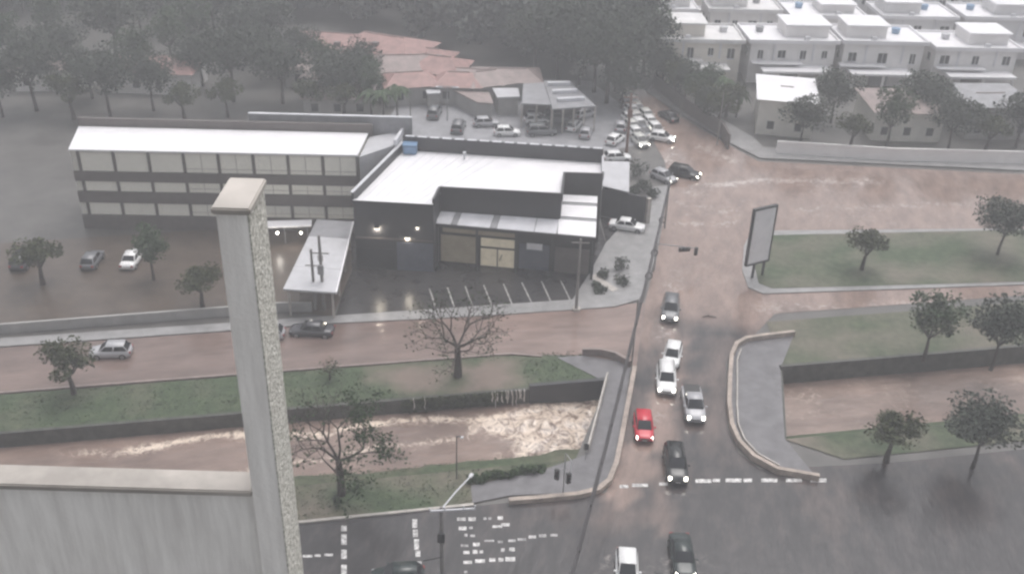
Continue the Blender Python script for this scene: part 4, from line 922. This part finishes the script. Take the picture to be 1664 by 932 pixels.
MB().box(-.35, .35, -.5, -.2, hz - 3.2, hz - 2.2).build('transformer', M['rust'], t)
for px, py, ty, l in ((668, 222, 163, 'thin pole at the right corner of the school rear parapet'), (1165, 235, 150, 'thin pole against the green row by the yard wall'), (1104, 200, 168, 'short dark pole on the far pavement')):
    b = P(px, py); pole('thin_pole', l, b, topz(px, ty, b), .10, M['concrete'])
b = P(727, 196); hz = topz(727, 140, b)
t = pole('street_lamp', 'twin headed street lamp standing in the grey car park', b, hz, .1, M['steel'], 'street lamp', arms=((hz - .1, -1.3, 1.3, .04),))
for s in (-1, 1): MB().box(s * 1.2 - .5, s * 1.2 + .5, -.2, .2, hz - .22, hz - .1).build('lamp_head', M['canopy'], t)
# near lamp on the bank
b = P(742, 778); hz = topz(743, 709, b)
t = pole('street_lamp', 'thin dark lamp post on the near bank before the brown canal', b, hz, .055, M['dkmetal'], 'street lamp')
MB().box(-.05, .35, -.05, .05, hz, hz + .06).build('lamp_arm', M['dkmetal'], t); MB().box(.3, .55, -.12, .12, hz - .1, hz + .02).build('lamp_head', M['canopy'], t, bevel=.03)
# near pole at the crossing, with lamp arm and crossarm
b = Vector((-4.35, 52.9, 0)); hz = 8.0
t = pole('utility_pole', 'nearest pole by the crossing with a pale lamp arm and crossarm', b, hz + .1, .16, M['concrete'])
q = P(764, 774, hz + .3) - b; mb = MB(); mb.tube([(0, .0, hz - .1), (q.x * .5, q.y * .5, hz + .2), (q.x, q.y, hz + .3)], .06, 6); mb.build('lamp_arm', M['canopy'], t)
d = q.normalized(); mb = MB(); mb.bar((q.x - d.x * .1, q.y - d.y * .1, hz + .24), (q.x + d.x * .75, q.y + d.y * .75, hz + .3), .24, .12); mb.build('lamp_head', M['canopy'], t)
q = P(772, 826, hz) - b; q2 = P(698, 830, hz) - b; mb = MB(); mb.bar((q2.x, q2.y, hz - .05), (q.x, q.y, hz - .05), .1, .12); mb.build('crossarm', M['canopy'], t)
mb = MB()
for s in (0, .33, .75, 1.): c = q2.lerp(q, s); mb.tube([(c.x, c.y, hz + .07), (c.x, c.y, hz + .3)], .05, 6)
mb.build('insulator', M['canopy'], t)
MB().box(-.25, .25, -.4, -.14, 5.2, 6.0).build('junction_box', M['dkmetal'], t)
mb = MB(); mb.tube([(0, -.1, 3.6), (-1.3, -.3, 3.4)], .05, 6); mb.build('lower_arm', M['dkmetal'], t)
# overhead cable bundle following the avenue
def sag(a, b, s, n=22): return [a.lerp(b, i / n) - Vector((0, 0, s * 4 * (i / n) * (1 - i / n))) for i in range(n + 1)]
cA = P(925, 945, 8.0); cM = P(1041, 490, 6.9); cB = P(1089, 292, 6.5)
bun = thing('cable_bundle', 'thick sagging bundle of overhead cables along the left kerb of the avenue', 'cables', cA)
s1 = sag(cA, cM, .9); s2 = sag(cM, cB, .45)
for k_, (dx, dz, r) in enumerate(((0, 0, .055), (.14, -.08, .04), (-.1, -.2, .04), (.06, -.34, .035))):
    mb = MB(); mb.tube([p + Vector((dx, 0, dz + .06 * math.sin(i * 1.7 + k_))) for i, p in enumerate(s1 + s2[1:])], r, 5); mb.build('cable', M['wire'], bun, off=cA)
mb = MB(); rng = random.Random(3)
for p in (s1 + s2)[2::3]: mb.tube([p + Vector((.02, -.12, -.12)), p + Vector((.02, .12, -.12))], .1, 6)
mb.build('cable_tie', M['wire'], bun, off=cA)
for px, py in ((1074, 350), (1069, 408), (1051, 448)):
    pts = s2; tgt = P(px, py, 6); c = min(pts, key=lambda p: abs(p.y - tgt.y)); mb = MB()
    mb.tube([c + Vector((.1 + .35 * math.cos(a_), 0, -.5 + .35 * math.sin(a_))) for a_ in [i * .5236 for i in range(13)]], .06, 5); mb.build('cable_coil', M['wire'], bun, off=cA)
# poles carrying the bundle
b = Vector((cM.x - .25, cM.y, 0)); pole('cable_pole', 'slim grey pole carrying the cable bundle at the flooded corner', b, 7.0, .09, M['concrete'], group='poles of the cable bundle')
b = Vector((cB.x, cB.y + .2, 0)); pole('cable_pole', 'slim grey pole carrying the cable bundle beside the stranded silver car', b, 6.8, .11, M['concrete'], group='poles of the cable bundle')
# thin wires
def wire(a, b, s, label, r=.02): mb = MB(); mb.tube(sag(Vector(a), Vector(b), s, 16), r, 4); tag(mb.build('overhead_wire', M['wire']), label, 'wire')
hz = 8.0; wire(P(700, 829, hz + .3), P(300, 872, 8.3), .3, 'thin wire running from the crossing pole to the left')
# signals
def signal(px, py, Y, label, rz=0., horiz=False, s=1., par=None, group=None):
    p = AY(px, py, Y); t = thing('traffic_signal', label, 'traffic light', p, rz, group); L = .52 * s; w_ = .19 * s
    mb = MB().box(-L, L, -.12 * s, .12 * s, -w_, w_) if horiz else MB().box(-w_, w_, -.12 * s, .12 * s, -L, L)
    mb.build('housing', M['plastic'], t, bevel=.03)
    for i in (-1, 0, 1):
        c = Vector((i * .34 * s, -.125 * s, 0)) if horiz else Vector((0, -.125 * s, i * .34 * s))
        mb = MB(); mb.tube([c, c + Vector((0, -.02, 0))], .11 * s, 10); mb.build('lens', M['red_l'] if i else M['plastic'], t)
        mb = MB(); mb.tube([c + Vector((0, 0, .12 * s)), c + Vector((0, -.18 * s, .10 * s))], [.1 * s, .09 * s], 8); mb.build('visor', M['plastic'], t)
    return t, p
YS = 101.5; t1, p1 = signal(1112, 405, YS, 'horizontal black signal hanging over the flooded avenue', .2, True, 1.25, group='signals over the avenue')
t2, p2 = signal(1131, 408, YS + .2, 'upright black signal beside the horizontal one over the avenue', .2, False, .95, group='signals over the avenue')
b = Vector((AY(1062, 450, YS).x, YS + .3, 0)); mp = pole('signal_mast', 'mast with a long arm holding the two black signals over the avenue', b, p1.z + .6, .1, M['steel'], 'signal mast')
q = p2 + Vector((.1, .3, .35)) - b; mb = MB(); mb.tube([(0, 0, p1.z + .45), (q.x, q.y, p2.z + .2)], [.06, .04], 6); mb.build('mast_arm', M['steel'], mp)
b = P(915, 801); ht = topz(916, 736, b)
sp = pole('signal_post', 'slim signal post on the walkway behind the tan wall', b, ht, .06, M['steel'], 'signal post')
q1 = AY(905, 770, b.y - .2); q2 = AY(924, 776, b.y - .35)
for q in (q1, q2):
    mb = MB(); mb.tube([(0, 0, q.z + .5), (q.x - b.x, q.y - b.y, q.z + .45)], .035, 6); mb.build('bracket', M['steel'], sp)
signal(905, 770, b.y - .2, 'black signal head on the left bracket of the walkway post', -.4, group='signals on the walkway post'); signal(924, 776, b.y - .35, 'black signal head on the right bracket of the walkway post', .5, group='signals on the walkway post')
mb = MB(); mb.tube([(.1, 0, ht - .1), (.5, -.2, ht - .6), (q2.x - b.x + .15, q2.y - b.y, q2.z + .3)], .03, 5); mb.build('stay', M['canopy'], sp)
b2 = P(951, 748); s9 = pole('sign_post', 'short post with a small dark plate beside the bridge parapet', b2, 1.9, .03, M['steel'], 'sign'); MB().box(-.2, .2, -.04, -.01, 1.2, 1.85).build('plate', M['dkmetal'], s9)
b = Vector((P(1067, 960).x, P(1067, 960).y, 0)); s8 = pole('signal_post', 'black signal head on a post at the bottom edge between two cars', b, .9, .06, M['steel'], 'signal post')
MB().box(-.28, .28, -.2, .2, .9, 1.9).build('housing', M['plastic'], s8, bevel=.04)
# billboard at the right edge, seen from the side
bb0 = P(1222, 452); bt = thing('billboard', 'white billboard on dark posts standing at the right edge of the flooded avenue', 'billboard', bb0, R(28))
zt = topz(1221, 338, bb0)
MB().box(-1.19, 1.79, -.12, .12, 2.0, zt).build('panel_back', M['midgrey'], bt); MB().box(-1.1, 1.7, .125, .15, 2.1, zt - .1).build('panel_face', M['sign'], bt); MB().box(-1.1, 1.7, -.15, -.125, 2.1, zt - .1).build('panel_face', M['sign'], bt)
mb = MB()
for x0, x1, z0, z1 in ((-1.3, 1.9, zt, zt + .15), (-1.3, 1.9, 1.85, 2.0), (-1.3, -1.2, 2., zt), (1.8, 1.9, 2., zt)): mb.box(x0, x1, -.2, .2, z0, z1)
mb.build('panel_frame', M['dkmetal'], bt)
for x in (0., 1.4): mb = MB(); mb.tube([(x, 0, 0), (x, 0, 1.85)], .16, 8); mb.build('post', M['dkmetal'], bt)
# floating debris on the flood
for px, py, l in ((1152, 515, 'dark floating branch on the edge of the flood water'), ):
    p = P(px, py, .05); t = thing('floating_branch', l, 'branch', p, .1); mb = MB(); mb.tube([(-.7, 0, .02), (-.2, .1, .1), (.3, .05, .08), (.8, -.1, .02)], [.03, .06, .06, .03], 6); mb.build('limb', M['bark'], t)
    mb = MB(); mb.tube([(-.1, .1, .1), (.1, .3, .2)], .03, 5); mb.tube([(.3, .05, .08), (.5, -.2, .15)], .03, 5); mb.build('twig', M['bark'], t)

# ================================================================ VEHICLES  (local +x is forward)
def car_mesh(kind):
    D = dict(hatch=(3.9, 1.68, 1.48), sedan=(4.4, 1.72, 1.45), suv=(4.5, 1.82, 1.68), pickup=(5.0, 1.82, 1.75))[kind]; L, W, H = D; hw = W / 2
    zb = .26; belt = .92 if kind in ('hatch', 'sedan') else 1.05
    xf, xr = L / 2, -L / 2
    # lower body stations: x, half width, top height, nose lift
    hood = xf - (1.05 if kind == 'hatch' else 1.2)
    tail = belt - .02 if kind in ('sedan', 'pickup') else belt
    st = [(xf, hw * .70, .60, .36), (xf - .10, hw * .86, .72, .28), (xf - .45, hw * .97, belt - .14, zb), (hood, hw, belt - .02, zb), (0, hw, belt, zb), (xr + .9, hw, belt, zb), (xr + .35, hw * .98, tail, zb), (xr + .08, hw * .90, tail - .08, .32), (xr, hw * .76, tail - .22, .42)]
    mb = MB(); rings = []
    for x, w, zt, z0 in st:
        ring = [(x, -w * .92, z0), (x, -w, z0 + .14), (x, -w, (z0 + zt) / 2 + .06), (x, -w * .97, zt - .10), (x, -w * .88, zt - .01), (x, -w * .45, zt + .03), (x, w * .45, zt + .03), (x, w * .88, zt - .01), (x, w * .97, zt - .10), (x, w, (z0 + zt) / 2 + .06), (x, w, z0 + .14), (x, w * .92, z0)]
        rings.append(len(mb.v)); mb.v += ring
    n = 12
    for a, b in zip(rings, rings[1:]):
        for k in range(n): mb.f.append((a + k, a + (k + 1) % n, b + (k + 1) % n, b + k))
    mb.f.append(tuple(range(rings[0], rings[0] + n))[::-1]); mb.f.append(tuple(range(rings[-1], rings[-1] + n)))
    body = mb
    # cabin: belt corners and roof corners
    x0 = hood + .12                      # windscreen foot
    x1 = x0 - (.75 if kind != 'pickup' else .65)
    x3 = {'hatch': xr + .12, 'sedan': xr + .75, 'suv': xr + .12, 'pickup': -.55}[kind]
    x2 = x3 + {'hatch': .5, 'sedan': .65, 'suv': .38, 'pickup': .2}[kind]
    wb, wt = hw * .93, hw * .74; zb2 = belt - .03
    lo = [(x0, -wb * .92, zb2), (x0, wb * .92, zb2), (x3, wb, zb2), (x3, -wb, zb2)]; hi = [(x1, -wt, H), (x1, wt, H), (x2, wt, H), (x2, -wt, H)]
    cabin = (lo, hi)
    return D, body, cabin, dict(xf=xf, xr=xr, belt=belt, hood=hood, hw=hw, tail=tail, zb=zb, x3=x3)
CARC = {}
def make_car(kind, paintm, label, lights=True, far=False):
    D, body, (lo, hi), q = car_mesh(kind); L, W, H = D
    t = thing({'suv': 'suv', 'pickup': 'pickup_truck'}.get(kind, 'car'), label, {'pickup': 'pickup', 'suv': 'suv'}.get(kind, 'car'))
    body.build('body', paintm, t, smooth=True)
    cb = MB(); cb.hexa(lo, hi); cb.build('cabin', paintm, t, bevel=.07, smooth=True)
    V = lambda p: Vector(p)
    def pane(nm, c4, s=.06, inset=.14, off=.012):
        c4 = [V(p) for p in c4]; c = sum(c4, Vector()) / 4; nrm = (c4[1] - c4[0]).cross(c4[3] - c4[0]).normalized()
        if nrm.dot(c - Vector((0, 0, .6))) < 0: nrm = -nrm
        p = [c4[0].lerp(c4[1], a).lerp(c4[3].lerp(c4[2], a), b) for a, b in ((s, inset), (1 - s, inset), (1 - s, 1 - inset * .8), (s, 1 - inset * .8))]
        mb = MB(); mb.hexa([v + nrm * -.02 for v in p], [v + nrm * off for v in p]); mb.build(nm, M['carglass'], t)
    pane('windscreen', (lo[0], lo[1], hi[1], hi[0]), .07, .07)
    pane('rear_window', (lo[2], lo[3], hi[3], hi[2]), .08, .16)
    for a, b, c, d in ((lo[3], lo[0], hi[0], hi[3]), (lo[1], lo[2], hi[2], hi[1])):
        a, b, c, d = map(V, (a, b, c, d)); m0, m1 = a.lerp(b, .5), d.lerp(c, .5)
        pane('side_window', (a, m0, m1, d), .09, .16); pane('side_window', (m0, b, c, m1), .05, .16)
    lm = (M['lampfar'] if far else M['lampon']) if lights else M['lampoff']
    for s in (-1, 1):
        y0_, y1_ = sorted((s * q['hw'] * .56, s * q['hw'] * .84)); hl = MB(); zz = .73 if kind in ('hatch', 'sedan') else .82
        hl.hexa([(q['xf'] - .40, y0_, zz - .17), (q['xf'] - .015, y0_, zz - .17), (q['xf'] - .07, y1_, zz - .17), (q['xf'] - .40, y1_, zz - .17)], [(q['xf'] - .42, y0_, zz + .02), (q['xf'] - .10, y0_, zz), (q['xf'] - .16, y1_, zz), (q['xf'] - .42, y1_, zz + .02)]); hl.build('headlight', lm, t)
        MB().box(q['xr'] - .01, q['xr'] + .2, s * q['hw'] * .72 - .13, s * q['hw'] * .72 + .13, q['tail'] - .32, q['tail'] - .1).build('tail_light', M['tail'], t)
        mm = MB().box(q['hood'] - .30, q['hood'] - .14, s * q['hw'] * 1.0 - .02 if s > 0 else -q['hw'] - .17, q['hw'] + .17 if s > 0 else -q['hw'] * 1.0 + .02, q['belt'] + .01, q['belt'] + .15); mm.build('mirror', paintm, t, bevel=.03)
        for x in (q['xf'] - .78, q['xr'] + .76):
            y0, y1 = s * (q['hw'] - .2), s * (q['hw'] + .015)
            w = MB().tube([(x, y0, .32), (x, y1, .32)], .32, 16).build('wheel', M['tyre'], t)
            MB().tube([(x, y1, .32), (x, y1 + s * .012, .32)], .20, 12).build('rim', M['rim'], w)
    MB().box(q['xf'] - .06, q['xf'] + .015, -.42, .42, .55, .68).build('grille', M['plastic'], t)
    MB().box(q['xf'] - .1, q['xf'] + .02, -.62, .62, .36, .46).build('bumper_intake', M['plastic'], t)
    MB().box(q['xf'] + .015, q['xf'] + .03, -.2, .2, .475, .535).build('number_plate', M['plate'], t)
    if kind == 'pickup':
        MB().box(q['xr'] + .12, q['x3'] - .1, -q['hw'] * .82, q['hw'] * .82, q['belt'] + .035, q['belt'] + .05).build('cargo_cover', M['plastic'], t)
    if kind == 'suv':
        for s in (-1, 1): MB().box(hi[2][0] + .1, hi[0][0] - .1, s * .6 - .02, s * .6 + .02, H + .03, H + .07).build('roof_rail', M['plastic'], t)
    return t
AVD = math.atan2(-math.cos(AV_H), -math.sin(AV_H))     # heading toward the viewpoint along the avenue
def place(t, px, py, z, rz, lab=None, group=None, sink=0.):
    p = P(px, py, z); t.location = (p.x, p.y, .02 - sink); t.rotation_euler = (0, 0, rz)
    if lab: t['label'] = lab
    if group: t['group'] = group
    return t
GT = 'cars driving down the avenue'
place(make_car('hatch', CARS['white'], 'white hatchback nearest the bottom edge of the crossing'), 1019, 922, .7, AVD + R(8), group=GT)
place(make_car('sedan', CARS['green'], 'black sedan with lit headlights at the bottom edge of the crossing'), 1109, 900, .7, AVD + R(11), group=GT)
place(make_car('suv', CARS['black'], 'black suv with lit headlights waiting just above the stop line'), 1098, 750, .8, AVD + R(10), group=GT)
place(make_car('hatch', CARS['red'], 'bright red car beside the tan low wall'), 1046, 690, .7, AVD + R(9), group=GT)
place(make_car('pickup', CARS['silver'], 'silver pickup with dark bumper left of the rounded kerb'), 1127, 653, .8, AVD + R(10), group=GT)
place(make_car('suv', CARS['white'], 'white suv with lit headlights ahead of the white car'), 1083, 612, .8, AVD + R(6), group=GT)
place(make_car('hatch', CARS['white'], 'white car close behind the white suv', False), 1093, 573, .8, AVD - R(2), group=GT)
place(make_car('suv', CARS['grey'], 'grey car coming out of the flood onto wet asphalt'), 1090, 499, .7, AVD + R(2), group=GT, sink=.12)
place(make_car('sedan', CARS['dgrey'], 'dark grey sedan parked along the kerb of the flooded street', False), 507, 534, .55, R(178), sink=.15)
place(make_car('hatch', CARS['silver'], 'pale car peeping out from behind the near balcony wall in the flooded street', False), 430, 539, .6, R(185), sink=.15)
place(make_car('hatch', CARS['green'], 'dark car half cut by the bottom edge near the crossing pole', False), 646, 934, .7, R(186))
for px, py, c, kd, rz, l in ((150, 420, 'grey', 'hatch', 92, 'grey hatchback parked in the brown school court'), (215, 418, 'white', 'sedan', 91, 'white sedan parked in the brown school court'), (180, 568, 'silver', 'hatch', 186, 'silver hatchback standing in the flooded street left of the balcony wall'), (40, 420, 'dgrey', 'suv', 90, 'dark suv parked in the brown school court')):
    place(make_car(kd, CARS[c], l, False), px, py, .6, R(rz), sink=.1)
wc = place(make_car('sedan', CARS['white'], 'white car parked in the yard before the black boundary wall', False), 1019, 366, .6, R(-14))
st_ = place(make_car('hatch', CARS['silver'], 'silver car stranded at the kerb beside the dark suv'), 1079, 285, .6, R(-48), sink=.15)
place(make_car('suv', CARS['black'], 'dark suv stuck askew in the flood with one bright headlight'), 1112, 278, .7, R(-25), sink=.25)
place(make_car('sedan', CARS['black'], 'small dark car alone on the far flooded bend', False), 1087, 187, .6, R(115), sink=.2)
# queue of headlights
wq = make_car('hatch', CARS['white'], 'x', True, True); sq = make_car('hatch', CARS['pale'], 'x', True, True); bq = make_car('hatch', CARS['grey'], 'x', True, True)
first = {}
def queue(px, py, src, rz, label, group):
    o = src if src.name not in first else copy_tree(src); first[src.name] = 1
    place(o, px, py, .6, rz, label, group, .1); return o
QH = R(-74)
for px, py, s, l in ((1076, 222, wq, 'white car at the head of the queue in the flood'), (1066, 209, wq, 'second white car in the queue, behind its head'), (1057, 198, wq, 'third white car in the queue in the flood'), (1051, 187, sq, 'pale car farther back in the right file of the queue')):
    queue(px, py, s, R(-20) if px == 1076 else QH, l, 'queue of cars with headlights at the bend')
for i, (px, py, s) in enumerate(((1040, 228, sq), (1034, 216, wq), (1046, 214, bq), (1028, 205, sq), (1040, 202, wq), (1034, 191, sq), (1024, 193, wq), (1028, 180, wq), (1036, 176, sq), (1020, 170, bq), (1028, 166, wq), (1022, 157, sq))):
    queue(px, py, s, R(-72), 'car with lit headlights packed in the left files beside the reddish pole', 'packed cars beside the reddish pole')
# cars in the car park
wp = make_car('hatch', CARS['white'], 'x', False); gp_ = make_car('hatch', CARS['silver'], 'x', False); kp = make_car('suv', CARS['grey'], 'x', False)
for px, py, s, rz, l in ((824, 213, wp, 5, 'white car parked alone in front of the dark hedge strip'), (872, 193, wp, 10, 'brightest white car parked before the grey sheds'), (866, 181, gp_, 80, 'silver car under the left post of the open shed'), (890, 181, wp, 20, 'pale car under the eave of the open shed'), (912, 181, gp_, 0, 'silver car under the middle of the open shed'), (934, 182, wp, 15, 'pale car under the right end of the open shed'), (950, 184, gp_, 40, 'silver car at the corner of the open shed'),
                       (905, 192, kp, 0, 'dark suv parked right of the brightest white car'), (933, 203, wp, 70, 'small white car beyond the coping near the pole'), (790, 198, gp_, 10, 'silver car in the middle of the car park'), (880, 212, kp, 10, 'dark suv parked near the building coping'), (952, 214, gp_, 80, 'silver car by the end of the building coping'), (1000, 225, wp, 60, 'white car among bushes beside the annex'), (1008, 204, gp_, 85, 'pale car half hidden left of the reddish pole'), (1003, 254, wp, 10, 'white car behind the annex roof'),
                       (745, 205, kp, 85, 'dark suv parked crosswise in the car park'), (706, 182, kp, 85, 'dark suv parked left of the twin lamp')):
    queue(px, py, s, R(rz), l, 'cars parked behind the building')
for i, px in enumerate((796, 806, 817, 828, 838)):
    queue(px, 134 + (i % 2), wp, R(80), 'white van like car in the far row above the small pale shed', 'white vehicles in the far row')

# ================================================================ rain haze
HZ = MB().box(-760, 760, -320, 1160, -6, 66).build('haze', M['whitewall'], kind='stuff')
hm = bpy.data.materials.new('rain_haze'); hm.use_nodes = True; hn = hm.node_tree.nodes; hn.clear()
ho = hn.new('ShaderNodeOutputMaterial'); pv = hn.new('ShaderNodeVolumePrincipled')
pv.inputs['Color'].default_value = (.93, .94, .97, 1); pv.inputs['Density'].default_value = .0016; pv.inputs['Anisotropy'].default_value = 0
hm.node_tree.links.new(pv.outputs[0], ho.inputs['Volume']); HZ.data.materials.clear(); HZ.data.materials.append(hm)
